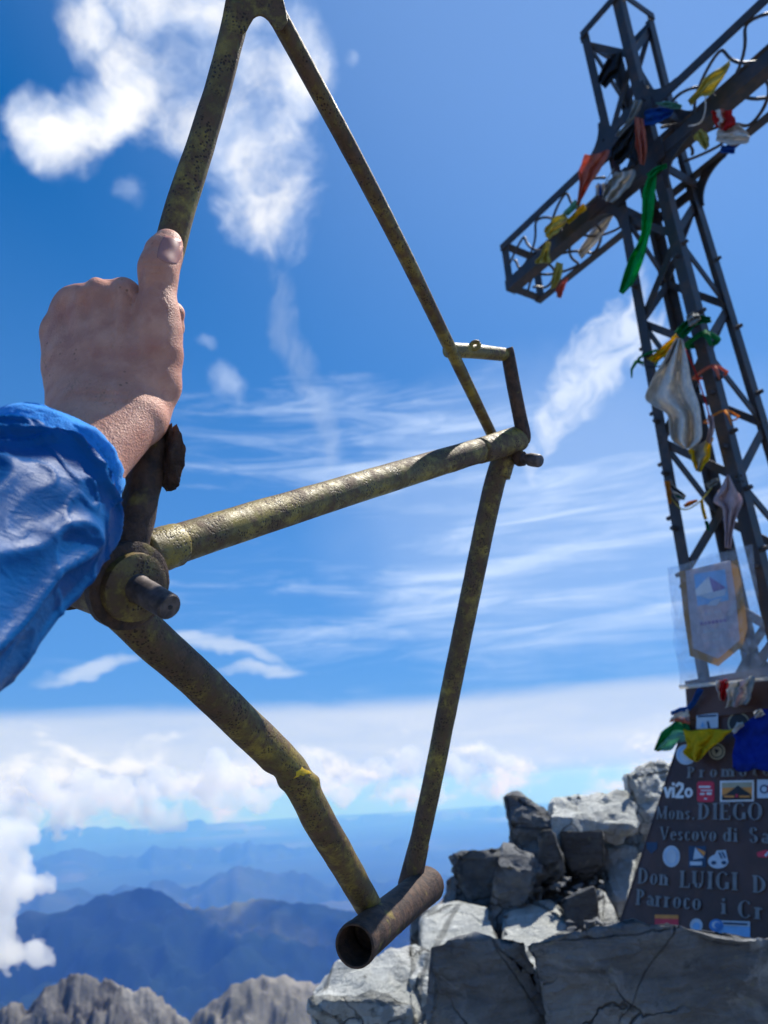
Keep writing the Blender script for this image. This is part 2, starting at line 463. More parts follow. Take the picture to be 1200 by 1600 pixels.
class MB:
    def __init__(s): s.v = []; s.f = []; s.mi = []

    def add(s, vs, fs, mi=0):
        k = len(s.v); s.v.extend([tuple(x) for x in vs]); s.f.extend([tuple(i + k for i in f) for f in fs]); s.mi.extend([mi] * len(fs))
        return s

    def build(s, name, mats, parent=None, smooth=False, label=None, loc=None):
        if not isinstance(mats, (list, tuple)): mats = [mats]
        V = np.array(s.v, float)
        org = origin_of(parent)
        base = np.array(loc) if loc is not None else (V.mean(0) if parent is None else org)
        me = bpy.data.meshes.new(name); me.from_pydata((V - base).tolist(), [], s.f)
        for m in mats: me.materials.append(MAT[m] if isinstance(m, str) else m)
        me.polygons.foreach_set('material_index', s.mi)
        if smooth: me.polygons.foreach_set('use_smooth', [True] * len(me.polygons))
        me.update()
        o = bpy.data.objects.new(name, me); COL.objects.link(o); o.parent = parent
        o.location = Vector(base - org)
        if label: o['label'] = label
        return o

    def prism(s, A, B, ax, ay, poly, mi=0, poly2=None):
        A = np.asarray(A, float); B = np.asarray(B, float); n = len(poly)
        vs = [A + ax * p[0] + ay * p[1] for p in poly] + [B + ax * p[0] + ay * p[1] for p in (poly2 or poly)]
        fs = [(i, (i + 1) % n, n + (i + 1) % n, n + i) for i in range(n)] + [tuple(range(n))[::-1], tuple(range(n, 2 * n))]
        return s.add(vs, fs, mi)

    def box(s, c, ax, ay, az_, mi=0):
        c = np.asarray(c, float)
        return s.prism(c - az_, c + az_, np.asarray(ax, float), np.asarray(ay, float), [(-1, -1), (1, -1), (1, 1), (-1, 1)], mi)

    def tube(s, pts, rad, n=20, mi=0, caps=True, squash=None, endfn=None, inner=None):
        pts = np.asarray(pts, float); rad = np.broadcast_to(np.asarray(rad, float), (len(pts),))
        T = np.gradient(pts, axis=0); T /= np.linalg.norm(T, axis=1)[:, None]
        u = np.cross(T[0], [0.31, 0.2, 0.93]); u /= np.linalg.norm(u)
        rings = []; frames = []
        for i in range(len(pts)):
            u = u - T[i] * (u @ T[i]); u /= np.linalg.norm(u); w = np.cross(T[i], u); frames.append((u, w))
            ring = []
            for k in range(n):
                a = 2 * math.pi * k / n
                rr = rad[i]
                off = (u * math.cos(a) + w * math.sin(a)) * rr
                if squash is not None:                      # squash = (axis, factor per point)
                    sa, sf = squash; off = off + sa * (off @ sa) * (sf[i] - 1)
                p = pts[i] + off
                if endfn is not None: p = endfn(i, k, a, p, T[i], off)
                ring.append(p)
            rings.append(ring)
        vs = [p for r_ in rings for p in r_]; m = len(pts)
        fs = [(i * n + k, i * n + (k + 1) % n, (i + 1) * n + (k + 1) % n, (i + 1) * n + k) for i in range(m - 1) for k in range(n)]
        if inner:                                           # hollow end(s): wall of given thickness reaching back two rings
            for end in inner[1]:
                k0 = len(vs)
                q_ = min(inner[2] if len(inner) > 2 else 2, m - 1); idx = list(range(q_ + 1)) if end == 0 else list(range(m - 1, m - 2 - q_, -1))
                for q, i in enumerate(idx):
                    c = pts[i]
                    for k in range(n):
                        p = np.array(rings[idx[0]][k]) if q == 0 else np.array(rings[i][k])
                        cc = c if q else np.mean(rings[idx[0]], axis=0)
                        vs.append(cc + (p - cc) * (1 - inner[0] / max(rad[i], 1e-6)))
                b0 = idx[0] * n
                for k in range(n):
                    kk = (k + 1) % n
                    fa = (b0 + k, b0 + kk, k0 + kk, k0 + k); fs.append(fa if end else fa[::-1])
                    for q in range(q_):
                        fb = (k0 + q * n + k, k0 + q * n + kk, k0 + (q + 1) * n + kk, k0 + (q + 1) * n + k)
                        fs.append(fb if end else fb[::-1])
                fs.append(tuple(k0 + q_ * n + k for k in range(n)))
            if 0 not in inner[1]: fs.append(tuple(range(n)))
            if 1 not in inner[1]: fs.append(tuple((m - 1) * n + k for k in range(n)))
        elif caps:
            fs.append(tuple(range(n))[::-1]); fs.append(tuple((m - 1) * n + k for k in range(n)))
        return s.add(vs, fs, mi)


def catmull(pts, k=8):
    pts = np.asarray(pts, float); q = np.vstack([2 * pts[0] - pts[1], pts, 2 * pts[-1] - pts[-2]])
    out = []
    for i in range(1, len(q) - 2):
        for t in np.arange(k) / k:
            a, b, c, d = q[i - 1], q[i], q[i + 1], q[i + 2]
            out.append(0.5 * ((2 * b) + (c - a) * t + (2 * a - 5 * b + 4 * c - d) * t * t + (3 * b - a - 3 * c + d) * t ** 3))
    out.append(q[-2]); return np.array(out)


def pxpath(l, k=8):
    """[(px, py, depth, radius px)] -> smooth points and radii in metres"""
    a = np.array(l, float)
    pts = np.array([P(x, y, d) for x, y, d, _ in a]); r = a[:, 3] * a[:, 2] / FOC
    z = catmull(np.c_[pts, r], k)
    return z[:, :3], z[:, 3]


def smooth_angle(o, deg=35):
    me = o.data
    bm = bmesh.new(); bm.from_mesh(me)
    for f in bm.faces: f.smooth = True
    for e in bm.edges:
        if len(e.link_faces) == 2 and e.calc_face_angle(0) > R(deg): e.smooth = False
    bm.to_mesh(me); bm.free()
    return o


# ------------------------------------------------------------------ the setting: ground, valley, mountains, haze
AX_AZ, BAR_AZ, CD = 0.461, -0.569, 2.6
AXIS = np.array([CD * math.sin(AX_AZ), CD * math.cos(AX_AZ), 0.0])           # foot of the cross, plan position


def fbm(x, y, z=0.0, o=5, rough=0.5):
    return mnoise.fractal(Vector((x, y, z)), 1.0 - rough + 0.5, 2.0, o)


def grid_mesh(name, X_, Y_, Z_, m, kind='structure', smooth=True):
    nu, nv = X_.shape
    mb = MB()
    mb.v = list(zip(X_.ravel().tolist(), Y_.ravel().tolist(), Z_.ravel().tolist()))
    mb.f = [(i * nv + j, (i + 1) * nv + j, (i + 1) * nv + j + 1, i * nv + j + 1) for i in range(nu - 1) for j in range(nv - 1)]
    mb.mi = [0] * len(mb.f)
    o = mb.build(name, m, None, smooth, loc=(0, 0, 0)); o['kind'] = kind
    return o


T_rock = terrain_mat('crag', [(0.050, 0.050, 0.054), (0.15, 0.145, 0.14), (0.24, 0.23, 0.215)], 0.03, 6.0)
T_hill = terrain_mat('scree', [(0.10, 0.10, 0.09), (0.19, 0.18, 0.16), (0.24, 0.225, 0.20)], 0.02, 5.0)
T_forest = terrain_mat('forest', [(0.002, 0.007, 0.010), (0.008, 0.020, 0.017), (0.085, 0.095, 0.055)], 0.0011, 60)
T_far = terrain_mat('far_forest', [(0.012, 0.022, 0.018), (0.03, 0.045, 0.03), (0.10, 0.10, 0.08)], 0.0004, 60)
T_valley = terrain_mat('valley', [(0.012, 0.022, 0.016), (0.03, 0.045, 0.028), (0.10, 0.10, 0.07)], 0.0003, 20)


def summit():
    n, mth = 70, 96
    rad = np.concatenate([np.linspace(0.01, 5, 36), np.geomspace(5.3, 900, n - 36)])
    th = np.linspace(0, 2 * math.pi, mth)
    RR, TT = np.meshgrid(rad, th, indexing='ij')
    x = AXIS[0] + RR * np.cos(TT); y = AXIS[1] + RR * np.sin(TT)
    edge_ = 3.0 + 9.0 * np.clip((0.8 - y) / 2.0, 0, 1)           # unseen plateau added behind the camera to bounce sunlight up at the hand
    z = np.where(RR < 3, 1.02 - 0.37 * RR, np.where(RR < edge_, -0.09 - 0.06 * (RR - 3), -0.09 - 0.06 * (edge_ - 3) - 1.0 * (RR - edge_)))
    for i in range(n):
        for j in range(mth):
            s_ = min(0.10, 0.02 + RR[i, j] * 0.02) if RR[i, j] < 5 else RR[i, j] * 0.10
            w = 1.6 if RR[i, j] < 5 else 6.0 / RR[i, j]
            z[i, j] += s_ * fbm(x[i, j] * w, y[i, j] * w, 3.3)
    z[:, -1] = z[:, 0]
    return grid_mesh('summit_ground', x, y, z, 'rock')


summit()


def ridge(name, dist, prof, depth_back, depth_front, drop, m, amp, wav, nu=260, nv=60, seed=0.0, az0=-50, az1=60, jag=0.0, fine=0.0, peaks=0.0):
    """A mountain ridge: crest line from (azimuth, elevation) samples of the photograph continued past both edges of the frame."""
    pa = [math.degrees(math.atan2(ray(x, y)[0], ray(x, y)[1])) for x, y in prof]
    pe = [math.asin(ray(x, y)[2]) for x, y in prof]
    azs = np.linspace(az0, az1, nu)
    X_ = np.zeros((nu, nv)); Y_ = X_.copy(); Z_ = X_.copy()
    for i, a in enumerate(azs):
        e = np.interp(a, pa, pe)
        if a < pa[0] or a > pa[-1]:
            e += amp / dist * fbm(a * 0.15, seed, 1.0, 4) * min(1, min(abs(a - pa[0]), abs(a - pa[-1])) / 6)
        crest = EYE[2] + dist * math.tan(e) + peaks * (fbm(a * 0.32 + seed, seed, 2.0, 6) + 0.6 * (0.35 - abs(fbm(a * 0.7 + seed, 1.0, seed, 5))))
        for j in range(nv):
            t = j / (nv - 1) * 2 - 1
            dd = dist + (t * depth_back if t > 0 else t * depth_front)
            fall = abs(t) ** 1.15 * drop * (1 if t < 0 else 1.1)
            x = dd * math.sin(R(a)); y = dd * math.cos(R(a))
            nn = fbm(x / wav + seed, y / wav, seed * 3, 7, 0.55)
            rdg = -abs(fbm(x / wav * 1.7 + 5 + seed, y / wav * 1.7, seed, 6, 0.5)) - fine * abs(fbm(x / wav * 6 + seed, y / wav * 6, seed, 4, 0.5)) if jag else 0
            k = min(1.0, (0.6 if jag and dist < 3000 else 0.22) + abs(t) * 3.0)
            X_[i, j] = x; Y_[i, j] = y; Z_[i, j] = crest - fall + amp * nn * k + jag * rdg * min(1.0, abs(t) * 6 + 0.5)
    return grid_mesh(name, X_, Y_, Z_, m, smooth=True)


def valley():
    rad = np.concatenate([[50.0], np.geomspace(600, 76000, 60)]); th = np.linspace(0, 2 * math.pi, 121)
    RR, TT = np.meshgrid(rad, th, indexing='ij')
    x = RR * np.cos(TT); y = RR * np.sin(TT); z = np.full_like(x, -2450.0)
    for i in range(len(rad)):
        for j in range(len(th) - 1):
            z[i, j] += 90 * fbm(x[i, j] / 9000, y[i, j] / 9000, 8.0, 4)
    z[:, -1] = z[:, 0]
    o = grid_mesh('valley_ground', x, y, z, T_valley)
    return o


valley()
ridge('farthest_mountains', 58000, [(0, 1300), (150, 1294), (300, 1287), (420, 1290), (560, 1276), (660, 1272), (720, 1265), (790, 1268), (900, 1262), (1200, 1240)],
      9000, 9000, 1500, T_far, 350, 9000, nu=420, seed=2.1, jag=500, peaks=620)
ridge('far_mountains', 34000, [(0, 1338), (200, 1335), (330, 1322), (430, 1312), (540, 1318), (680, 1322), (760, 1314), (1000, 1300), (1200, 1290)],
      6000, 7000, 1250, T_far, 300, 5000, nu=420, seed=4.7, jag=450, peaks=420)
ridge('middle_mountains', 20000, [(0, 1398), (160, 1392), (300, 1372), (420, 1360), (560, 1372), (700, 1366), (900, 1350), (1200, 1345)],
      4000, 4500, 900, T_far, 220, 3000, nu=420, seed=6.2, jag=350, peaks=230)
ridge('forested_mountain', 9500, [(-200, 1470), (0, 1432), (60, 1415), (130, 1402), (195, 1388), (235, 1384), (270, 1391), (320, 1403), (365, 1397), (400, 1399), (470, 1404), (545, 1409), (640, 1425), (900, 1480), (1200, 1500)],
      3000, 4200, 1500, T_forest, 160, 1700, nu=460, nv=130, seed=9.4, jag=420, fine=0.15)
ridge('grey_hill', 1500, [(-400, 1700), (200, 1640), (290, 1590), (310, 1573), (340, 1548), (365, 1527), (390, 1519), (440, 1519), (485, 1533), (560, 1560), (800, 1640), (1300, 1720)],
      420, 500, 420, T_hill, 18, 150, nu=520, nv=150, seed=1.3, az0=-40, az1=20, jag=32, fine=0.5)
ridge('rocky_ridge', 950, [(-400, 1600), (-100, 1570), (0, 1557), (20, 1552), (45, 1560), (75, 1542), (100, 1527), (125, 1522), (150, 1526), (175, 1530), (200, 1545), (215, 1552), (232, 1543), (255, 1556), (275, 1568), (300, 1590), (340, 1640), (600, 1800), (1200, 1900)],
      220, 300, 330, T_rock, 16, 85, nu=560, nv=170, seed=3.9, az0=-42, az1=8, jag=30, fine=0.45)


def haze():
    m = bpy.data.materials.new('thin_air'); m.use_nodes = True; nt = m.node_tree; nt.nodes.clear()
    out = nt.nodes.new('ShaderNodeOutputMaterial'); v = nt.nodes.new('ShaderNodeVolumePrincipled')
    v.inputs['Color'].default_value = (0.09, 0.28, 0.92, 1); v.inputs['Density'].default_value = 6e-5
    v.inputs['Absorption Color'].default_value = (1, 1, 1, 1)
    v.inputs['Anisotropy'].default_value = 0.25
    nt.links.new(v.outputs[0], out.inputs['Volume'])
    mb = MB(); c = np.array([0, 0, (-2700 + 320) / 2]); h = (320 + 2700) / 2
    mb.box(c, (90000, 0, 0), (0, 90000, 0), np.array([0, 0, h]))
    o = mb.build('haze', m, None, loc=tuple(c)); o['kind'] = 'stuff'


haze()
# ------------------------------------------------------------------ implicit surfaces (used for the low cloud and for the arm)
def surface_nets(f, org, h):
    """Mesh of f = 0 (f < 0 inside) sampled on a regular grid."""
    nx, ny, nz_ = f.shape
    ins = f < 0
    c = np.zeros((nx - 1, ny - 1, nz_ - 1), np.int16)
    for a in (0, 1):
        for b in (0, 1):
            for d in (0, 1):
                c += ins[a:nx - 1 + a, b:ny - 1 + b, d:nz_ - 1 + d]
    cells = np.argwhere((c > 0) & (c < 8))
    idx = -np.ones(c.shape, np.int64); idx[tuple(cells.T)] = np.arange(len(cells))
    acc = np.zeros((len(cells), 3)); cnt = np.zeros(len(cells))
    cor = [(a, b, d) for a in (0, 1) for b in (0, 1) for d in (0, 1)]
    for p in cor:
        for ax in range(3):
            if p[ax]: continue
            q = list(p); q[ax] = 1
            fa = f[tuple((cells + p).T)]; fb = f[tuple((cells + q).T)]
            m = (fa < 0) != (fb < 0)
            t = np.where(m, fa / np.where(m, fa - fb, 1), 0)
            pt = np.array(p, float)[None] + np.zeros((len(cells), 3)); pt[:, ax] += t
            acc[m] += pt[m]; cnt[m] += 1
    V = (cells + acc / cnt[:, None]) * h + org
    F = []
    for ax in range(3):
        u, v = [(1, 2), (2, 0), (0, 1)][ax]
        sl0 = [slice(None)] * 3; sl1 = [slice(None)] * 3
        sl0[ax] = slice(0, -1); sl1[ax] = slice(1, None)
        a = ins[tuple(sl0)]; b = ins[tuple(sl1)]
        e = np.argwhere(a != b)
        e = e[(e[:, u] > 0) & (e[:, v] > 0) & (e[:, u] < f.shape[u] - 1) & (e[:, v] < f.shape[v] - 1)]
        flip = a[tuple(e.T)]
        def at_(du, dv):
            g = e.copy(); g[:, u] -= du; g[:, v] -= dv; return idx[tuple(g.T)]
        q = np.stack([at_(1, 1), at_(0, 1), at_(0, 0), at_(1, 0)], 1)
        q[~flip] = q[~flip][:, ::-1]
        F.append(q[(q >= 0).all(1)])
    return V, np.vstack(F)


_lat = np.random.default_rng(3).random((32, 32, 32))


def vnoise(p):
    i = np.floor(p).astype(int); t = p - i; t = t * t * (3 - 2 * t)
    r = 0
    for a in (0, 1):
        for b in (0, 1):
            for c in (0, 1):
                w = (t[..., 0] if a else 1 - t[..., 0]) * (t[..., 1] if b else 1 - t[..., 1]) * (t[..., 2] if c else 1 - t[..., 2])
                r = r + w * _lat[(i[..., 0] + a) % 32, (i[..., 1] + b) % 32, (i[..., 2] + c) % 32]
    return r - 0.5


def cloud_mesh(name, D, puffs, xr, yr, zr, h, octaves, dens, seed):
    """A cumulus as a body of even density: the union of puffs (pixel centre, radius, depth offset) with broken edges, D metres away."""
    k = D / FOC
    xs = np.arange(xr[0], xr[1], h); ys = np.arange(yr[0], yr[1], h); zs = np.arange(-zr, zr + h, h)
    g = np.stack(np.meshgrid(xs, ys, zs, indexing='ij'), -1)
    f = np.full(g.shape[:3], 1e9)
    for x, y, r, dz in puffs:
        f = np.minimum(f, np.sqrt((g[..., 0] - x) ** 2 + (g[..., 1] - y) ** 2 + (g[..., 2] - dz) ** 2) - r)
    n = 0
    for s_, a in octaves: n = n + a * vnoise(g / s_ + seed)
    f = f + n
    f[0] = f[-1] = 9; f[:, 0] = f[:, -1] = 9; f[:, :, 0] = f[:, :, -1] = 9
    V, F = surface_nets(f, np.array([xs[0], ys[0], zs[0]]), h)
    W = np.array([P(v[0], v[1], D + v[2] * k) for v in V])
    m = bpy.data.materials.new('cloud_water'); m.use_nodes = True; nt = m.node_tree; nt.nodes.clear()
    out = nt.nodes.new('ShaderNodeOutputMaterial'); v = nt.nodes.new('ShaderNodeVolumePrincipled')
    v.inputs['Color'].default_value = (1.0, 1.0, 1.0, 1); v.inputs['Density'].default_value = dens
    v.inputs['Anisotropy'].default_value = 0.3
    nt.links.new(v.outputs[0], out.inputs['Volume'])
    o = MB().add(W, F.tolist()).build(name, m); o['kind'] = 'stuff'


# the ragged cumulus that hangs in front of the forested mountain, below the summit
cloud_mesh('cloud', 5200.0, [(x, y, r, -x * 0.1) for x, y, r in
           [(8, 1318, 34), (50, 1308, 20), (-25, 1340, 50), (38, 1345, 28), (68, 1384, 23), (28, 1388, 36), (-10, 1405, 50), (8, 1440, 34),
            (52, 1486, 25), (70, 1491, 16), (15, 1488, 32), (-35, 1470, 55), (-90, 1400, 75), (-120, 1460, 60)]],
           (-210, 130), (1250, 1560), 110, 3.4, ((42, 34), (21, 22), (11, 14), (6, 8)), 0.0065, 11.3)
# the lower edge of the cumulus bank: the cloud bases reach below eye level
_r = random.Random(21); _p = []
for x in range(-330, 830, 19):
    base = np.interp(x, [-330, 0, 210, 330, 420, 520, 830], [1312, 1304, 1304, 1292, 1268, 1258, 1246])
    top = 1228 - x * 0.061
    for _k in range(2):
        r_ = _r.uniform(13, 27) * (1.0 if x < 380 else 0.6)
        _p.append((x + _r.uniform(-9, 9), _r.uniform(top - 2, max(top, base - r_ * 0.8)), r_, _r.uniform(-28, 28)))
cloud_mesh('cloud', 9000.0, _p, (-380, 880), (1140, 1335), 60, 3.6, ((38, 30), (18, 20), (9, 12)), 0.0035, 4.1)


# ------------------------------------------------------------------ the rocks of the summit
def rock(label, poly, d, thick, m='rock', brk=None, t0=0.08, t1=1.3, drop=25, seed=1, amp=0.034, edge=0.028, jit=.016):
    pts = [tuple(p) for p in poly]
    if brk:
        (x0, y0), (x1, y1) = brk
        L = math.hypot(x1 - x0, y1 - y0); nx_, ny_ = (y1 - y0) / L, -(x1 - x0) / L
        if ny_ > 0: nx_, ny_ = -nx_, -ny_                                # the receding side is the upper one
        hgt = lambda p: (p[0] - x0) * nx_ + (p[1] - y0) * ny_
        new = []
        for a, b in zip(pts, pts[1:] + pts[:1]):
            new.append(a); ha, hb = hgt(a), hgt(b)
            if ha * hb < 0:
                t = ha / (ha - hb); new.append((a[0] + (b[0] - a[0]) * t, a[1] + (b[1] - a[1]) * t))
        pts = new
    else: hgt = lambda p: 0
    r = random.Random(seed)
    ymax = max(p[1] for p in pts)
    cx = sum(p[0] for p in pts) / len(pts); cy = sum(p[1] for p in pts) / len(pts)
    bm = bmesh.new()
    for p in pts:
        dep = d + d / FOC * (t0 * (ymax - p[1]) + t1 * max(0, hgt(p))) + r.uniform(-jit, jit)
        bm.verts.new(P(p[0], p[1], dep))
        q = (cx + (p[0] - cx) * 0.86, cy + (p[1] - cy) * 0.86 + drop)
        bm.verts.new(P(q[0], q[1], dep + thick + r.uniform(-.03, .03)))
    bmesh.ops.convex_hull(bm, input=list(bm.verts))
    bmesh.ops.delete(bm, geom=[v for v in bm.verts if not v.link_faces], context='VERTS')
    bmesh.ops.bevel(bm, geom=list(bm.edges), offset=0.012, segments=1, affect='EDGES', profile=0.6, clamp_overlap=True)
    bmesh.ops.remove_doubles(bm, verts=list(bm.verts), dist=0.004)
    bmesh.ops.convex_hull(bm, input=list(bm.verts))
    bmesh.ops.delete(bm, geom=[v for v in bm.verts if not v.link_faces], context='VERTS')
    bmesh.ops.triangulate(bm, faces=list(bm.faces))
    for _ in range(9):
        long = [e for e in bm.edges if e.calc_length() > edge]
        if not long or len(bm.faces) > 26000: break
        bmesh.ops.subdivide_edges(bm, edges=long, cuts=1)
        bmesh.ops.triangulate(bm, faces=list(bm.faces))
    bm.normal_update()
    off = []
    for v in bm.verts:
        c = v.co * 1.0 + Vector((seed * 3.7, seed, 0))
        n = mnoise.fractal(c * 5.5, 1.0, 2.1, 5) * amp
        n += -abs(mnoise.fractal(Vector((c.x * 3, c.y * 3, c.z * 11)), 0.9, 2.0, 4)) * amp * 0.8
        n += (mnoise.voronoi(c * 7)[0][0] - 0.35) * amp * 1.1
        n += mnoise.fractal(c * 26, 0.8, 2.2, 4) * amp * 0.22
        off.append(v.normal * n)
    for v, o_ in zip(bm.verts, off): v.co += o_
    org = Vector(P(cx, cy, d))
    for v in bm.verts: v.co -= org
    me = bpy.data.meshes.new('boulder'); bm.to_mesh(me); bm.free()
    me.materials.append(MAT[m])
    o = bpy.data.objects.new('boulder', me); COL.objects.link(o); o.location = org
    tag(o, label, 'rock', 'summit boulders')
    return smooth_angle(o, 24)


rock('long dark slab in front of the brown plaque, cracked down its left side', [(826, 1476), (864, 1460), (972, 1447), (1056, 1447), (1125, 1458), (1200, 1466), (1330, 1490), (1340, 1760), (878, 1760), (868, 1560), (836, 1520)],
     1.42, 0.22, 'rock', t0=0.05, drop=70, seed=3, amp=0.026, edge=0.015, jit=.002)
rock('dark block forming the left end of the front slab, below the pale facet', [(672, 1480), (700, 1472), (768, 1470), (820, 1470), (832, 1518), (866, 1562), (880, 1640), (884, 1760), (660, 1760), (662, 1560)],
     1.46, 0.22, 'rock', t0=0.06, drop=70, seed=4, amp=0.026, edge=0.015, jit=.002)
rock('pale rock at the lower left, sunny on top and dark beneath', [(484, 1552), (528, 1509), (590, 1490), (642, 1474), (664, 1482), (672, 1510), (648, 1570), (640, 1700), (490, 1700)],
     1.75, 0.35, 'rock_sunlit', brk=((484, 1560), (660, 1566)), t1=1.7, drop=15, seed=5, edge=0.022)
rock('narrow pale slab standing upright left of the front slab', [(648, 1505), (674, 1490), (680, 1530), (668, 1620), (664, 1700), (620, 1700), (630, 1570)],
     1.66, 0.2, 'rock_sunlit', t0=0.9, drop=20, seed=6, edge=0.022)
rock('bright flat topped rock leaning behind the left end of the slab', [(655, 1436), (678, 1416), (720, 1404), (764, 1418), (776, 1470), (760, 1540), (650, 1540)],
     2.15, 0.35, 'rock_sunlit', t0=1.7, drop=10, seed=7, amp=0.011)
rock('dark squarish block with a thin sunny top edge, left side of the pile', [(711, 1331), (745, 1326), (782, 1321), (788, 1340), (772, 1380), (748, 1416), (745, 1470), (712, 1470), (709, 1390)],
     2.65, 0.35, 'rock_shaded', brk=((705, 1340), (790, 1334)), t1=1.6, drop=14, seed=8)
rock('small pinkish stone at the far left edge of the pile', [(692, 1371), (703, 1364), (716, 1368), (722, 1410), (718, 1450), (686, 1450)],
     2.75, 0.2, 'rock_pink', t0=0.8, seed=9)
rock('tall leaning block with a pale top beside the thin topped one', [(788, 1316), (818, 1334), (848, 1354), (842, 1392), (820, 1420), (800, 1470), (768, 1470), (762, 1436), (772, 1370)],
     2.5, 0.35, 'rock', brk=((772, 1350), (850, 1362)), t1=1.5, drop=14, seed=10)
rock('pointed grey block at the top left corner of the pile', [(798, 1252), (812, 1246), (842, 1258), (866, 1280), (874, 1330), (846, 1360), (800, 1345)],
     2.85, 0.4, 'rock', brk=((795, 1292), (874, 1296)), t1=0.9, drop=14, seed=11)
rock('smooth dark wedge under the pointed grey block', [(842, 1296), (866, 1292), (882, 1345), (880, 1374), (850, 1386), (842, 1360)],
     2.62, 0.3, 'rock_shaded', t0=-0.1, seed=12, amp=0.008)
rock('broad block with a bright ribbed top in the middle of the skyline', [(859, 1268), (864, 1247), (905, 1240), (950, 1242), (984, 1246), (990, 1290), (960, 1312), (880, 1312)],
     2.8, 0.45, 'rock_sunlit', brk=((855, 1276), (990, 1290)), t1=1.6, drop=12, seed=13)
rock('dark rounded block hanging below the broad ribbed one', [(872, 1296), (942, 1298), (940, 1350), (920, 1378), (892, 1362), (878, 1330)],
     2.72, 0.35, 'rock_shaded', t0=-0.08, seed=14, amp=0.01)
rock('tallest rock of the pile, dark on its left and bright on top, beside the plaque', [(980, 1210), (1000, 1198), (1040, 1193), (1075, 1200), (1080, 1310), (1010, 1330), (984, 1300)],
     2.95, 0.45, 'rock_sunlit', brk=((984, 1222), (1040, 1310)), t1=1.7, t0=-0.05, drop=12, seed=15)
rock('bright knobbly rock leaning against the left edge of the plaque', [(930, 1312), (946, 1298), (1004, 1296), (1014, 1340), (992, 1392), (958, 1424), (936, 1382)],
     2.62, 0.3, 'rock_sunlit', t0=1.25, drop=12, seed=16, amp=0.028)
rock('sunlit flat rock low in the pile just above the front slab', [(782, 1428), (818, 1418), (828, 1404), (866, 1405), (898, 1446), (900, 1520), (780, 1520)],
     2.2, 0.35, 'rock_sunlit', t0=1.6, drop=10, seed=17, amp=0.012)
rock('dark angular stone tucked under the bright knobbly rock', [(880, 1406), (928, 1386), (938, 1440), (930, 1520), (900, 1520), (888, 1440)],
     2.4, 0.3, 'rock_shaded', t0=0.25, seed=18, amp=0.012)
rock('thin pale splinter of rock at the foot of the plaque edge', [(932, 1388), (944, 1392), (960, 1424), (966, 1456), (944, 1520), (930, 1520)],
     2.36, 0.2, 'rock_sunlit', t0=0.9, seed=19, amp=0.008)
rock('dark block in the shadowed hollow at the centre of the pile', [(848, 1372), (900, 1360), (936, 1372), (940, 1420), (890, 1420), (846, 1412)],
     2.85, 0.3, 'rock_shaded', t0=0.0, seed=20, amp=0.012)
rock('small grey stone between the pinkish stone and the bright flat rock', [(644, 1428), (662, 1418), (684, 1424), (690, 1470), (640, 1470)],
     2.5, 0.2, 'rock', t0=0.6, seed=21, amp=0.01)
rock('low dark boulder between the front slab and the plaque', [(940, 1452), (1010, 1456), (1010, 1560), (930, 1560)], 2.12, 0.25, 'rock_shaded', t0=0.4, seed=22)
rock('big dark rock behind the pile that closes its gaps', [(716, 1350), (800, 1330), (980, 1300), (1040, 1330), (1040, 1560), (700, 1560)], 3.25, 0.4, 'rock_shaded', t0=0.3, drop=14, seed=23)


def rubble():
    """Chips and small stones lying in the gaps of the pile and along the back of the slab."""
    r = random.Random(31); mb = MB()
    for k in range(80):
        x, y = (r.uniform(890, 965), r.uniform(1440, 1476)) if k < 30 else (r.uniform(840, 945), r.uniform(1370, 1420))
        d = r.uniform(2.05, 2.3) if k < 30 else r.uniform(2.5, 2.8)
        c = P(x, y, d); s_ = r.uniform(.008, .028)
        bm = bmesh.new()
        for _ in range(9): bm.verts.new(Vector(c) + Vector((r.uniform(-1, 1), r.uniform(-1, 1), r.uniform(-.6, .6))) * s_)
        bmesh.ops.convex_hull(bm, input=list(bm.verts)); bm.verts.ensure_lookup_table()
        used = [v for v in bm.verts if v.link_faces]; ix = {v: i for i, v in enumerate(used)}
        mb.add([tuple(v.co) for v in used], [tuple(ix[v] for v in f.verts) for f in bm.faces]); bm.free()
    o = mb.build('rubble', 'rock'); o['kind'] = 'stuff'


rubble()


# ------------------------------------------------------------------ the summit cross
BD = np.array([math.sin(BAR_AZ), math.cos(BAR_AZ), 0.0])                # along the crossbar, away from the camera
ND = np.array([-math.cos(BAR_AZ), math.sin(BAR_AZ), 0.0])               # out of its near face
UZ = np.array([0, 0, 1.0])
AX3 = AXIS + np.array([0, 0, EYE[2]])
ZB, BW, BH, BL, ZTOP = 2.30, 0.098, 0.122, 0.782, 3.09


def half(z): return float(np.interp(z, [0, ZB, 3.8], [0.164, 0.104, 0.115]))


def corner(sb, sn, z, inset=0.0): return AX3 + (half(z) - inset) * (sb * BD + sn * ND) + UZ * z


cross = empty('summit_cross', AX3 + UZ * -0.58, 'tall dark iron lattice cross wrapped in flags on the rocky summit', 'cross')
LP = [(0, 0), (1, 0), (1, .1), (.1, .1), (.1, 1), (0, 1)]


def angle_iron(name, A, B, fx, fy, w=0.052, parent=None):
    poly = [(p[0] * w, p[1] * w) for p in LP]
    return MB().prism(A, B, fx, fy, poly).build(name, 'iron', parent or cross)


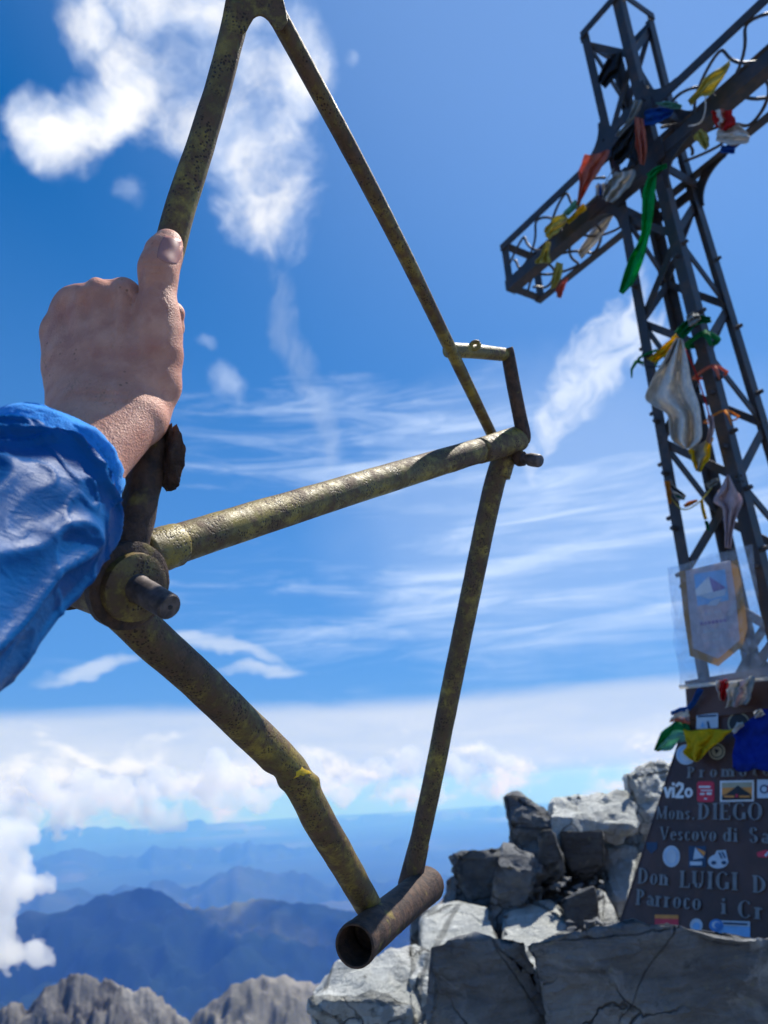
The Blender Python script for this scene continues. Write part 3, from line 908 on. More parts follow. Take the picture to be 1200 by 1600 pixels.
for sb in (1, -1):
    for sn in (1, -1):
        po = angle_iron('post', corner(sb, sn, -0.55), corner(sb, sn, ZB), -sb * BD, -sn * ND, 0.041)
        po2 = angle_iron('post', corner(sb, sn, ZB), corner(sb, sn, ZTOP), -sb * BD, -sn * ND, 0.039)
        for z in ((0.55, 0.75, 0.95, 1.15, 1.42, 1.72) if sn == 1 or sb == -1 else ()):         # bolt heads along the flanges
            c = corner(sb, sn, z, 0.022) + sn * ND * 0.022
            MB().tube([c + sn * ND * -0.006, c + sn * ND * 0.016], [0.009, 0.0075], 6).build('bolt', 'iron', po)
            c = corner(sb, sn, z + 0.05, 0.022) + sb * BD * 0.022
            MB().tube([c + sb * BD * -0.006, c + sb * BD * 0.016], [0.009, 0.0075], 6).build('bolt', 'iron', po)


def flat_bar(name, A, B, out, w=0.0135, t=0.0035):
    T = (B - A) / np.linalg.norm(B - A); s_ = np.cross(T, out); s_ /= np.linalg.norm(s_); o2 = np.cross(s_, T)
    return MB().prism(A, B, s_, o2, [(-w, -t), (w, -t), (w, t), (-w, t)]).build(name, 'iron', cross)


faces = [((1, 1), (-1, 1), ND), ((-1, 1), (-1, -1), -BD), ((-1, -1), (1, -1), -ND), ((1, -1), (1, 1), BD)]
for fi, (c0, c1, out) in enumerate(faces):
    nodes = np.concatenate([np.linspace(0.10, 2.06, 9)])
    for i in range(8):
        a, b = (c0, c1) if (i + fi) % 2 == 0 else (c1, c0)
        flat_bar('brace', corner(*a, nodes[i], 0.012) - out * 0.006, corner(*b, nodes[i + 1], 0.012) - out * 0.006, out)
    for za, zb_ in ((2.46, 2.74), (2.74, 3.02)):
        a, b = (c0, c1) if (za < 2.5) == (fi % 2 == 0) else (c1, c0)
        flat_bar('brace', corner(*a, za, 0.012) - out * 0.006, corner(*b, zb_, 0.012) - out * 0.006, out)
    for z, w in ((ZTOP - 0.02, 0.018), (2.13, 0.022), (2.47, 0.022)):
        flat_bar('strut', corner(*c0, z, 0.006) + out * 0.0125, corner(*c1, z, 0.006) + out * 0.0125, out, w)


def bpt(s, sn, sz, e=0.0): return AX3 + BD * s + ND * sn * (BW + e) + UZ * (ZB + sz * (BH + e))


for side in (1, -1):                                                    # the two arms
    arm = BL if side == 1 else 1.05
    for sn in (1, -1):
        for sz in (1, -1):
            w = 0.056 if (sn, sz) == (1, -1) else 0.038
            A = bpt(side * 0.0 if side == 1 else -0.001, sn, sz, 0.012); B = bpt(side * arm, sn, sz, 0.012)
            angle_iron('chord', A, B, -sn * ND, -sz * UZ, w)
    for (a, b, out) in (((1, 1), (1, -1), ND), ((1, -1), (-1, -1), -UZ), ((-1, -1), (-1, 1), -ND), ((-1, 1), (1, 1), UZ)):
        flat_bar('end_strut', bpt(side * (arm - 0.02), *a), bpt(side * (arm - 0.02), *b), out, 0.020, 0.004)
        # wavy ornament, two crossing strands on every side of the arm
        s0, s1 = side * 0.16, side * (arm - 0.05)
        for ph in ((0, math.pi) if out is ND or (out @ UZ) < -0.5 else ()):
            pts = []
            for t in np.linspace(0, 1, 61):
                u = 0.5 + 0.40 * math.sin(t * (arm / 0.782) * 4.0 * math.pi + ph) * (0.35 + 0.65 * math.sin(math.pi * min(1, t * 1.02)) ** 0.5)
                pts.append(bpt(s0 + (s1 - s0) * t, *a) * (1 - u) + bpt(s0 + (s1 - s0) * t, *b) * u + BD * 0.018 * math.cos(2 * t * (arm / 0.782) * 4.0 * math.pi + ph))
            MB().tube(pts, 0.0062, 6).build('scroll', 'iron', cross, True)
# quarter ring brackets in the four corners where shaft and arms meet, front and back
for sn in (1, -1):
    for sa in (1, -1):
        for sz in (1, -1):
            s_in = 0.10; rr = 0.145
            c = AX3 + ND * sn * (BW + 0.004) + BD * sa * (s_in + rr) + UZ * (ZB + sz * (BH + rr))
            pts = [c - BD * sa * rr * math.cos(a) - UZ * sz * rr * math.sin(a) for a in np.linspace(0, math.pi / 2, 14)]
            mb = MB()
            for a, b in zip(pts[:-1], pts[1:]):
                T = (b - a) / np.linalg.norm(b - a); q = np.cross(T, ND)
                mb.prism(a - T * 0.002, b + T * 0.002, q, ND, [(-.020, -.004), (.020, -.004), (.020, .004), (-.020, .004)])
            mb.build('ring_bracket', 'iron', cross)
# gusset plates where the arms leave the shaft
for sz in (1, -1):
    for sa in (1, -1):
        c = AX3 + ND * (BW + 0.016) + BD * sa * 0.085 + UZ * (ZB + sz * 0.10)
        MB().box(c, BD * 0.055, UZ * 0.05, ND * 0.004).build('gusset_plate', 'iron', cross)
# sloping skirt plates at the foot on the three sides without writing
ZK0, ZK1, HK0, HK1 = 0.18, -0.56, 0.172, 0.445
for (c0, c1, out) in faces[1:]:
    t0 = AX3 + HK0 * (c0[0] * BD + c0[1] * ND) + UZ * ZK0; t1 = AX3 + HK0 * (c1[0] * BD + c1[1] * ND) + UZ * ZK0
    b0 = AX3 + HK1 * (c0[0] * BD + c0[1] * ND) + UZ * ZK1; b1 = AX3 + HK1 * (c1[0] * BD + c1[1] * ND) + UZ * ZK1
    e = out * -0.006
    MB().add([t0, t1, b1, b0, t0 + e, t1 + e, b1 + e, b0 + e], [(0, 1, 2, 3), (7, 6, 5, 4), (0, 4, 5, 1), (1, 5, 6, 2), (2, 6, 7, 3), (3, 7, 4, 0)]).build('skirt_plate', 'plaque', cross)

# ------------------------------------------------------------------ the plaque with its raised letters and stickers
pc0 = AX3 + HK0 * ND + UZ * ZK0                                           # top middle of the plate's plane
pdn = HK1 * ND - HK0 * ND + UZ * (ZK1 - ZK0); pdn /= np.linalg.norm(pdn)
pno = np.cross(BD, pdn); pno /= np.linalg.norm(pno)
if pno @ ND < 0: pno = -pno


def on_plane(px, py, p0, nrm, off=0.0):
    r_ = ray(px, py); p = p0 + nrm * off
    return EYE + r_ * (((p - EYE) @ nrm) / (r_ @ nrm))


def on_plate(px, py, off=0.0): return on_plane(px, py, pc0, pno, off)


plaque = empty('plaque', AX3 + HK1 * ND + UZ * ZK1, 'brown metal plaque with raised names and stickers at the foot of the cross', 'plaque')
eh = BD * 0.004
q = [pc0 + BD * HK0 + eh, pc0 - BD * HK0 - eh, AX3 + HK1 * ND + UZ * ZK1 - BD * HK1 - eh, AX3 + HK1 * ND + UZ * ZK1 + BD * HK1 + eh]
pl = MB(); e = -pno * 0.006
pl.add(q + [x + e for x in q], [(0, 1, 2, 3), (7, 6, 5, 4), (0, 4, 5, 1), (1, 5, 6, 2), (2, 6, 7, 3), (3, 7, 4, 0)])
pl.build('plate', 'plaque', plaque)
# upper band of the plate, a separate sheet riveted across the posts
zt = 0.20
band = MB(); q2 = [pc0 + BD * HK0 + UZ * 0.07, pc0 - BD * HK0 + UZ * 0.07, pc0 - BD * (HK0 + .004) + pdn * 0.05, pc0 + BD * (HK0 + .004) + pdn * 0.05]
q2 = [x + pno * 0.004 for x in q2]
band.add(q2 + [x + pno * 0.004 for x in q2], [(3, 2, 1, 0), (4, 5, 6, 7), (0, 1, 5, 4), (1, 2, 6, 5), (2, 3, 7, 6), (3, 0, 4, 7)]).build('top_band', 'plaque', plaque)

# serif letters as strokes: ('v', x, y0, y1, w) stem with serifs, ('l', x0, y0, x1, y1, w) line, ('o', cx, cy, rx, ry, a0, a1) shaded curve
K, H_ = 0.205, 0.06
GL = {
 'P': (0.66, [('v', .14, 0, 1, K), ('o', .20, .73, .38, .27, -90, 90)]), 'D': (0.80, [('v', .14, 0, 1, K), ('o', .18, .5, .55, .5, -90, 90)]),
 'r': (0.50, [('v', .14, 0, .66, K), ('o', .30, .44, .16, .20, 40, 150)]), 'o': (0.58, [('o', .29, .33, .27, .34, 0, 360)]),
 'm': (0.98, [('v', .13, 0, .66, K), ('v', .48, 0, .5, K), ('v', .83, 0, .5, K), ('o', .30, .42, .20, .23, 0, 150), ('o', .65, .42, .20, .23, 0, 150)]),
 't': (0.42, [('l', .18, .1, .18, .86, K), ('l', .02, .63, .38, .63, .07), ('o', .30, .14, .12, .14, 180, 310)]),
 'M': (1.02, [('v', .14, 0, 1, .09), ('v', .86, 0, 1, K), ('l', .16, .97, .50, .05, .16), ('l', .50, .05, .84, .97, .07)]),
 'n': (0.64, [('v', .14, 0, .66, K), ('v', .50, 0, .5, K), ('o', .31, .42, .21, .23, 0, 150)]),
 's': (0.46, [('o', .23, .49, .19, .17, 20, 270), ('o', .23, .16, .19, .17, -160, 90)]), '.': (0.26, [('l', .12, 0, .12, .14, .16)]),
 'I': (0.40, [('v', .20, 0, 1, K)]), 'E': (0.68, [('v', .14, 0, 1, K), ('l', .14, .965, .60, .965, .07), ('l', .14, .51, .48, .51, .06), ('l', .14, .035, .62, .035, .07), ('l', .60, .80, .60, 1, .05), ('l', .62, 0, .62, .22, .05)]),
 'G': (0.82, [('o', .44, .5, .40, .51, 45, 318), ('v', .70, 0.04, .42, K)]), 'O': (0.86, [('o', .43, .5, .41, .51, 0, 360)]),
 'V': (0.80, [('l', .10, .98, .42, .02, .16), ('l', .42, .02, .70, .98, .07), ('l', .0, .97, .24, .97, .06), ('l', .58, .97, .80, .97, .06)]),
 'e': (0.54, [('o', .28, .33, .25, .34, 0, 320), ('l', .06, .36, .50, .36, .06)]), 'c': (0.50, [('o', .28, .33, .25, .34, 45, 320)]),
 'v': (0.58, [('l', .08, .64, .30, .02, .13), ('l', .30, .02, .50, .64, .06), ('l', .0, .64, .20, .64, .05), ('l', .40, .64, .58, .64, .05)]),
 'd': (0.64, [('o', .27, .33, .25, .34, 30, 330), ('v', .50, 0, 1, K)]), 'i': (0.32, [('v', .16, 0, .66, K), ('l', .16, .80, .16, .96, .17)]),
 'S': (0.58, [('o', .29, .74, .24, .25, 15, 270), ('o', .29, .26, .25, .26, -165, 90)]),
 'a': (0.54, [('v', .42, 0, .5, K), ('o', .25, .44, .18, .21, 0, 160), ('o', .22, .18, .18, .18, 20, 340)]),
 'L': (0.66, [('v', .16, 0, 1, K), ('l', .16, .035, .62, .035, .07), ('l', .62, 0, .62, .24, .06)]),
 'U': (0.82, [('v', .16, .28, 1, K), ('v', .66, .28, 1, .08), ('o', .41, .30, .26, .29, 180, 360)]), 'C': (0.78, [('o', .42, .5, .40, .51, 45, 315)]),
}


def glyph_polys(ch):
    adv, st = GL[ch]; out = []
    R4 = lambda x0, y0, x1, y1: [(x0, y0), (x1, y0), (x1, y1), (x0, y1)]
    for k, s_ in enumerate(st):
        if s_[0] == 'v':
            _, x, y0, y1, w = s_; out.append(R4(x - w / 2, y0, x + w / 2, y1))
            if y0 == 0: out.append(R4(x - w / 2 - .07, 0, x + w / 2 + .07, H_))
            if y1 in (1, .66): out.append(R4(x - w / 2 - .07, y1 - H_, x + w / 2 + (.07 if y1 == 1 else 0), y1))
        elif s_[0] == 'l':
            _, x0, y0, x1, y1, w = s_; L = math.hypot(x1 - x0, y1 - y0); nx_, ny_ = -(y1 - y0) / L * w / 2, (x1 - x0) / L * w / 2
            out.append([(x0 + nx_, y0 + ny_), (x0 - nx_, y0 - ny_), (x1 - nx_, y1 - ny_), (x1 + nx_, y1 + ny_)])
        else:
            _, cx, cy, rx, ry, a0, a1 = s_; n = max(6, int((a1 - a0) / 20)); prev = None
            for t in range(n + 1):
                a = R(a0 + (a1 - a0) * t / n); w = .06 + (K - .06) * abs(math.cos(a)) ** 1.5
                p = ((cx + rx * math.cos(a), cy + ry * math.sin(a)), (cx + max(.01, rx - w) * math.cos(a), cy + max(.01, ry - w * .75) * math.sin(a)))
                if prev: out.append([prev[0], p[0], p[1], prev[1]])
                prev = p
    return adv, out


def letters(text, p0, p1, cap, name='lettering'):
    A = on_plate(*p0); B = on_plate(*p1); ex = (B - A); W_ = np.linalg.norm(ex); ex /= W_
    ey = -pdn; hh = np.linalg.norm(on_plate(p0[0] - 0.12 * cap, p0[1] - cap) - A)
    adv = [GL[c][0] for c in text]; tot = sum(adv); n = len(text)
    sx = min(1.3, (W_ / hh) / (tot + 0.10 * (n - 1))); gap = (W_ / hh - tot * sx) / max(1, n - 1) if n > 1 else 0
    if n <= 2: gap = min(gap, 0.16)
    x = 0; k = 0
    for c in text:
        mb = MB(); a, polys = glyph_polys(c)
        for j, pl_ in enumerate(polys):
            vs = [A + ex * (x + p[0] * sx) * hh + ey * p[1] * hh for p in pl_]
            o1 = pno * (0.0010 + 0.00004 * j); o2 = pno * (0.0042 + 0.00006 * j)
            m_ = len(vs)
            mb.add([v + o1 for v in vs] + [v + o2 for v in vs], [tuple(range(m_, 2 * m_))] + [(i, (i + 1) % m_, m_ + (i + 1) % m_, m_ + i) for i in range(m_)])
        mb.build('letter', 'letter', plaque)
        x += a * sx + gap


for args in (('Promoto', (1075, 1216), (1206, 1212), 17), ('Mons.', (1026, 1280), (1087, 1281), 19), ('DIEGO', (1092, 1281), (1193, 1282), 25),
             ('Vescovo', (1032, 1313), (1121, 1315), 20), ('di', (1131, 1315), (1154, 1316), 21), ('Sa', (1171, 1317), (1206, 1319), 24),
             ('Don', (998, 1381), (1045, 1384), 24), ('LUIGI', (1063, 1387), (1155, 1392), 26), ('D', (1178, 1395), (1200, 1397), 27),
             ('Parroco', (995, 1414), (1097, 1423), 24), ('i', (1128, 1428), (1136, 1429), 25), ('Cr', (1154, 1434), (1203, 1438), 27)):
    letters(*args)


def circ(cx, cy, rx, ry=None, n=18, a0=0): return [(cx + rx * math.cos(2 * math.pi * k / n + a0), cy + (ry or rx) * math.sin(2 * math.pi * k / n + a0)) for k in range(n)]


def rect(x0, y0, x1, y1, sk=0.0): return [(x0, y0), (x1, y0 + sk * (x1 - x0)), (x1, y1 + sk * (x1 - x0)), (x0, y1)]


def rrect(x0, y0, x1, y1, r):
    o = []
    for cx, cy, a in ((x1 - r, y0 + r, -90), (x1 - r, y1 - r, 0), (x0 + r, y1 - r, 90), (x0 + r, y0 + r, 180)):
        for k in range(5): o.append((cx + r * math.cos(R(a + k * 22.5)), cy + r * math.sin(R(a + k * 22.5))))
    return o


def layered(name, layers, surf, parent, nrm, base=0.0008, step=0.0006, label=None):
    """Flat print: polygons (in photograph pixels, carried on to their surface), each a thin sheet above the one below."""
    mats = []; mb = MB()
    for i, (m, poly) in enumerate(layers):
        if m not in mats: mats.append(m)
        top = [surf(x, y, base + step * i + 0.0004) for x, y in poly]; bot = [surf(x, y, base + step * i) for x, y in poly]
        n = len(poly)
        mb.add(top + bot, [tuple(range(n))] + [(k, n + k, n + (k + 1) % n, (k + 1) % n) for k in range(n)], mats.index(m))
    return mb.build(name, mats, parent, label=label)


def sticker(label, layers): return layered('sticker', layers, on_plate, plaque, pno, 0.0095 if layers[0][1][0][1] < 1118 else 0.0008, label=label)


sticker('white upright sticker with a grey drawing', [('pale', rect(1091, 1083, 1111, 1112)), ('navy', rect(1094, 1087, 1108, 1106)), ('pale', [(1096, 1104), (1099, 1092), (1104, 1090), (1106, 1104)]), ('navy', rect(1100, 1094, 1102, 1101))])
sticker('white square sticker with a dark figure', [('pale', rect(1088, 1116, 1122, 1139, -.05)), ('navy', rect(1090, 1118, 1120, 1121, -.05)), ('navy', [(1104, 1128), (1107, 1126), (1110, 1138), (1106, 1138)]), ('sky', [(1094, 1136), (1098, 1127), (1101, 1136)])])
sticker('round black badge with a thin pale rim', [('tan', circ(1154, 1130, 17)), ('black', circ(1154, 1130, 15)), ('pale', [(1146, 1140), (1152, 1128), (1156, 1132), (1160, 1127), (1164, 1138)])])
sticker('round pale blue sticker half under the yellow flag', [('pale', circ(1072, 1179, 16)), ('sky', circ(1072, 1179, 13)), ('pale', circ(1072, 1180, 11)), ('navy', [(1067, 1174), (1076, 1172), (1078, 1186)])])
sticker('round cream sticker with a small emblem', [('tan', circ(1120, 1174, 13)), ('black', circ(1120, 1174, 10.5)), ('tan', circ(1120, 1174, 8.5)), ('black', [(1116, 1170), (1124, 1172), (1119, 1179)])])
sticker('red rounded square sticker with white script', [('red', rrect(1089, 1221, 1116, 1253, 4)), ('white', rect(1092, 1228, 1110, 1231)), ('white', rect(1095, 1234, 1113, 1236)), ('white', rect(1094, 1239, 1101, 1242)), ('white', rect(1104, 1238, 1112, 1242)), ('white', rect(1100, 1247, 1105, 1249))])
sticker('sunset mountain sticker with a white border', [('white', rect(1125, 1220, 1178, 1253, -.02)), ('orange', rect(1128, 1223, 1175, 1250, -.02)), ('tan', rect(1128, 1223, 1175, 1231, -.02)), ('black', [(1134, 1241), (1144, 1234), (1153, 1227), (1162, 1234), (1172, 1240), (1175, 1249), (1128, 1250), (1128, 1243)]),
        ('orange', rect(1131, 1243, 1147, 1246)), ('red', rect(1149, 1241, 1153, 1246)), ('orange', rect(1155, 1243, 1172, 1246))])
sticker('white square sticker with a black ring', [('pale', rect(1183, 1218, 1206, 1247)), ('navy', circ(1194, 1233, 7)), ('pale', circ(1194, 1233, 4.5)), ('red', rect(1200, 1226, 1203, 1238))])
sticker('faded dark blue shield sticker', [('navy', [(1010, 1316), (1027, 1316), (1027, 1326), (1018, 1334), (1010, 1326)])])
sticker('oval pale blue sticker', [('pale', circ(1049, 1338, 13.5, 17)), ('sky', circ(1049, 1338, 10, 13)), ('pale', circ(1049, 1338, 9, 12))])
sticker('dark sticker with a white and orange sail shape', [('navy', rect(1076, 1322, 1103, 1355)), ('pale', [(1083, 1343), (1086, 1324), (1100, 1340)]), ('orange', [(1087, 1324), (1102, 1331), (1100, 1338)]), ('pale', rect(1078, 1346, 1097, 1352))])
sticker('white hand shaped sticker', [('pale', circ(1122, 1346, 16, 11)), ('pale', [(1114, 1340), (1120, 1329), (1134, 1328), (1137, 1342)]), ('navy', circ(1115, 1348, 4, 3)), ('navy', circ(1131, 1348, 4, 3)), ('navy', [(1122, 1332), (1124, 1331), (1129, 1341), (1127, 1342)]), ('navy', [(1127, 1331), (1129, 1330), (1134, 1340), (1132, 1341)])])
sticker('small red sticker at the right', [('red', [(1182, 1332), (1196, 1328), (1204, 1330), (1199, 1340), (1184, 1339)]), ('pale', [(1194, 1336), (1200, 1330), (1202, 1332), (1197, 1339)])])
sticker('red and orange oblong sticker at the bottom', [('red', rect(1023, 1429, 1060, 1452, .02)), ('orange', rect(1023, 1429, 1060, 1435, .02)), ('tan', circ(1042, 1446, 5, 4))])
sticker('small round pale sticker at the bottom edge', [('pale', circ(1088, 1446, 10, 11)), ('sky', circ(1088, 1447, 6))])
sticker('blue oblong sticker at the bottom', [('sky', rect(1122, 1446, 1172, 1466, .04)), ('pale', rect(1124, 1438, 1172, 1446, .04)), ('blue', circ(1119, 1446, 11, 10)), ('pale', circ(1119, 1445, 7, 6)), ('blue', circ(1121, 1446, 5, 5)), ('navy', rect(1130, 1441, 1168, 1444, .04))])
# the white "vi2o" decal: rounded strokes
vb = []
for stroke in ([(1039, 1231), (1043, 1245), (1048, 1231)], [(1052, 1231), (1052, 1245)], [(1052, 1224), (1052.2, 1226)],
               [(1057, 1228), (1061, 1224), (1066, 1226), (1066, 1232), (1057, 1245), (1067, 1245)]):
    for a, b in zip(stroke[:-1], stroke[1:]):
        L = math.hypot(b[0] - a[0], b[1] - a[1]) or 1; nx_, ny_ = -(b[1] - a[1]) / L * 2.3, (b[0] - a[0]) / L * 2.3
        tx, ty = (b[0] - a[0]) / L * 1.4, (b[1] - a[1]) / L * 1.4
        vb.append([(a[0] - tx + nx_, a[1] - ty + ny_), (a[0] - tx - nx_, a[1] - ty - ny_), (b[0] + tx - nx_, b[1] + ty - ny_), (b[0] + tx + nx_, b[1] + ty + ny_)])
for k in range(14):
    a, b = 2 * math.pi * k / 14, 2 * math.pi * (k + 1) / 14
    vb.append([(1076 + 6.6 * math.cos(a), 1238.5 + 8 * math.sin(a)), (1076 + 6.6 * math.cos(b), 1238.5 + 8 * math.sin(b)), (1076 + 2.4 * math.cos(b), 1238.5 + 3.6 * math.sin(b)), (1076 + 2.4 * math.cos(a), 1238.5 + 3.6 * math.sin(a))])
layered('sticker', [('white', p_) for p_ in vb], on_plate, plaque, pno, 0.0008, 0.00008, label='white lettered decal')


# ------------------------------------------------------------------ flags, scarves and ribbons tied to the cross
def near(px, py, off):
    """A point off metres in front of the cross's near face, whose plane follows the taper of the shaft."""
    p = on_plane(px, py, AX3 + ND * (0.11 + off), ND)
    z = p[2] - EYE[2]
    return on_plane(px, py, AX3 + ND * (half(z) + off + 0.004), ND)


def resample(pts, n):
    a = np.array(pts, float); s_ = np.r_[0, np.cumsum(np.linalg.norm(np.diff(a, axis=0), axis=1))]
    c = catmull(a, 6) if len(a) > 2 else a
    s_ = np.r_[0, np.cumsum(np.linalg.norm(np.diff(c, axis=0), axis=1))]
    t = np.linspace(0, s_[-1], n)
    return np.c_[np.interp(t, s_, c[:, 0]), np.interp(t, s_, c[:, 1])]


def sheet(A, B, off, amp=0.020, folds=2.0, seed=None, nu=34, nv=22, tilt=0.0, surf=near, bands=None, band_axis='v', wob=0.010, thick=0.0022):
    seed = (A[0][0] * 0.37 + A[0][1] * 0.11) % 7 if seed is None else seed
    a = resample(A, nu); b = resample(B, nu); mb = MB(); vs = []
    for i in range(nu):
        for j in range(nv):
            v = j / (nv - 1); u = i / (nu - 1)
            p = a[i] * (1 - v) + b[i] * v
            ph = folds * 2 * math.pi * v + 2.2 * u + seed
            o = off + amp * math.sin(ph + 1.1 * math.sin(3 * u + seed)) * (0.35 + 0.65 * u) + tilt * u
            o += wob * mnoise.noise(Vector((u * 5, v * 5, seed * 1.7))) + wob * 0.5 * mnoise.noise(Vector((u * 13, v * 11, seed)))
            sc_ = min(6.0, np.linalg.norm(b[i] - a[i]) * 0.14)
            p = p + sc_ * np.array([mnoise.noise(Vector((u * 4, v * 3, seed + 20))), mnoise.noise(Vector((u * 4, v * 3, seed + 40)))])
            vs.append(surf(p[0], p[1], o))
    fs = []; mi = []
    for i in range(nu - 1):
        for j in range(nv - 1):
            fs.append((i * nv + j, i * nv + j + 1, (i + 1) * nv + j + 1, (i + 1) * nv + j))
            t = (j / (nv - 1) if band_axis == 'v' else i / (nu - 1))
            mi.append(min(len(bands) - 1, int(t * len(bands))) if bands else 0)
    mb.add(vs, fs); mb.mi = mi
    return mb


def flag(name, label, cat, A, B, m, off=0.05, group='flags and scarves tied to the cross', **kw):
    bands = m if isinstance(m, list) else None
    mb = sheet(A, B, off, bands=bands, **kw)
    o = mb.build(name, m, None, True)
    s_ = o.modifiers.new('hem', 'SOLIDIFY'); s_.thickness = 0.002; s_.offset = 0
    return tag(o, label, cat, group)


F_ = flag
F_('scarf', 'black scarf bundled inside the top of the cross', 'scarf', [(955, 84), (940, 104), (934, 128)], [(972, 82), (971, 110), (946, 138)], 'c_dark', 0.02)
F_('flag', 'yellow flag blown along the right arm of the cross', 'flag', [(1141, 93), (1122, 108), (1103, 118), (1090, 140), (1074, 157)], [(1140, 104), (1126, 130), (1108, 148), (1094, 152), (1080, 165)], 'c_olive', 0.05)
F_('scarf', 'grey and white scarf knotted just above the centre of the cross', 'scarf', [(990, 155), (985, 175), (976, 195), (960, 212)], [(1005, 158), (1000, 172), (990, 186), (968, 214)], 'c_grey', 0.05)
F_('flag', 'blue cloth under the pale green one at the centre of the cross', 'flag', [(1008, 173), (1030, 168), (1053, 172)], [(1006, 196), (1024, 195), (1050, 178)], 'c_cobalt', 0.03)
F_('flag', 'pale green cloth strip just right of the cross centre', 'flag', [(1025, 161), (1045, 159), (1066, 165)], [(1030, 164), (1048, 169), (1064, 170)], 'c_teal', 0.055)
F_('scarf', 'black cloth bundle hanging between the two salmon cloths', 'scarf', [(990, 194), (972, 210), (956, 233), (955, 244)], [(994, 200), (992, 225), (985, 244), (966, 258)], 'c_dark', 0.04)
F_('flag', 'salmon flag hanging left of the shaft above the left arm', 'flag', [(913, 240), (907, 265), (905, 290), (901, 320)], [(952, 236), (940, 262), (922, 290), (903, 321)], 'c_salmon', 0.06)
F_('flag', 'salmon ribbon hanging down over the centre of the cross', 'flag', [(992, 182), (993, 215), (998, 245), (1000, 256)], [(1004, 185), (1010, 215), (1010, 237), (1006, 258)], 'c_salmon', 0.075)
F_('scarf', 'light grey cloth slung over the left arm beside the shaft', 'scarf', [(961, 268), (952, 285), (943, 300), (941, 311)], [(992, 266), (990, 280), (975, 302), (956, 317)], ['c_grey', 'c_grey', 'c_white', 'c_grey', 'c_white', 'c_grey'], 0.06, amp=0.02)
F_('scarf', 'small white and blue rag where the salmon flag ends', 'scarf', [(930, 290), (934, 306)], [(945, 286), (943, 304)], ['c_white', 'c_cobalt', 'c_white'], 0.05)
F_('ribbon', 'long bright green ribbon hanging from below the cross centre', 'ribbon', [(1016, 268), (1006, 300), (1004, 340), (1000, 370), (985, 400), (976, 430), (967, 456)], [(1026, 270), (1023, 300), (1020, 340), (1013, 375), (1003, 410), (990, 440), (974, 460)], 'c_bright_green', 0.07, folds=1.2, nu=40)
F_('ribbon', 'short green knot that ties the long green ribbon to the shaft', 'ribbon', [(1010, 272), (1024, 262), (1042, 256)], [(1014, 280), (1028, 270), (1042, 262)], 'c_bright_green', 0.08)
F_('flag', 'red and white cloth bunched under the right arm', 'flag', [(1112, 172), (1113, 185), (1118, 198)], [(1142, 171), (1149, 190), (1134, 205)], ['c_red', 'c_white', 'c_salmon', 'c_red', 'c_red'], 0.05, amp=0.02)
F_('scarf', 'greyish white lace cloth fluttering below the red and white one', 'scarf', [(1119, 204), (1138, 200), (1155, 194), (1172, 213)], [(1120, 221), (1138, 225), (1153, 228), (1170, 221)], 'c_white', 0.03, amp=0.02)
F_('flag', 'small dark blue cloth below the white lace', 'flag', [(1128, 228), (1149, 229)], [(1124, 238), (1148, 240)], 'c_cobalt', 0.03)
F_('flag', 'small pale yellow cloth under the junction right of the shaft', 'flag', [(1084, 212), (1090, 222), (1103, 235)], [(1096, 201), (1107, 216), (1108, 228)], 'c_olive', 0.03)
F_('flag', 'pale yellow flag wrapped over the middle of the left arm', 'flag', [(882, 332), (862, 343), (850, 362)], [(888, 344), (874, 360), (856, 375)], 'c_olive', 0.05)
F_('ribbon', 'bright yellow ribbon lying along the left arm', 'ribbon', [(912, 318), (898, 332), (884, 345)], [(916, 326), (902, 338), (888, 350)], 'c_yellow', 0.06)
F_('ribbon', 'pale green strip on the left arm above the bright yellow ribbon', 'ribbon', [(899, 312), (890, 322), (880, 332)], [(905, 319), (896, 330), (887, 338)], 'c_teal', 0.045)
F_('flag', 'yellow rag hanging under the outer half of the left arm', 'flag', [(852, 378), (846, 395), (836, 412)], [(860, 378), (858, 395), (861, 410)], 'c_olive', 0.05)
F_('flag', 'cream flag hanging below the outer end of the left arm', 'flag', [(869, 408), (864, 430), (860, 451)], [(880, 412), (876, 436), (866, 450)], 'c_olive', 0.02)
F_('flag', 'orange flag tip, lowest cloth on the left arm', 'flag', [(878, 438), (870, 450), (870, 464)], [(888, 432), (882, 450), (876, 466)], 'c_salmon', 0.03)
F_('scarf', 'white paper strip caught in the lattice of the left arm', 'paper', [(954, 328), (930, 352), (903, 395)], [(959, 336), (942, 366), (909, 405)], 'c_white', -0.12)
F_('scarf', 'green scarf knotted round the front post above the white scarf', 'scarf', [(1055, 518), (1068, 505), (1084, 494), (1110, 496)], [(1066, 530), (1078, 518), (1092, 506), (1112, 504)], 'c_green', 0.05)
F_('scarf', 'pale grey rag on top of the green knot', 'scarf', [(1072, 496), (1080, 488), (1092, 492)], [(1078, 510), (1088, 504), (1096, 500)], 'c_grey', 0.07)
F_('flag', 'yellow flag peeping out behind the big white scarf', 'flag', [(1056, 522), (1034, 543), (1011, 561)], [(1062, 532), (1045, 552), (1024, 567)], 'c_yellow', 0.045)
F_('scarf', 'big white scarf hanging on the front of the shaft', 'scarf', [(1056, 528), (1040, 560), (1022, 590), (1009, 620), (1022, 634), (1043, 648), (1050, 685), (1068, 700)], [(1066, 530), (1074, 562), (1083, 596), (1090, 625), (1094, 645), (1097, 662), (1095, 683), (1078, 701)], 'c_white', 0.075, amp=0.045, folds=2.0, nu=50, nv=40)
F_('flag', 'yellow and grey cloth hanging below the white scarf', 'flag', [(1074, 702), (1078, 712), (1088, 736)], [(1116, 682), (1110, 712), (1094, 738)], ['c_yellow', 'c_grey', 'c_grey', 'c_olive', 'c_yellow'], 0.03)
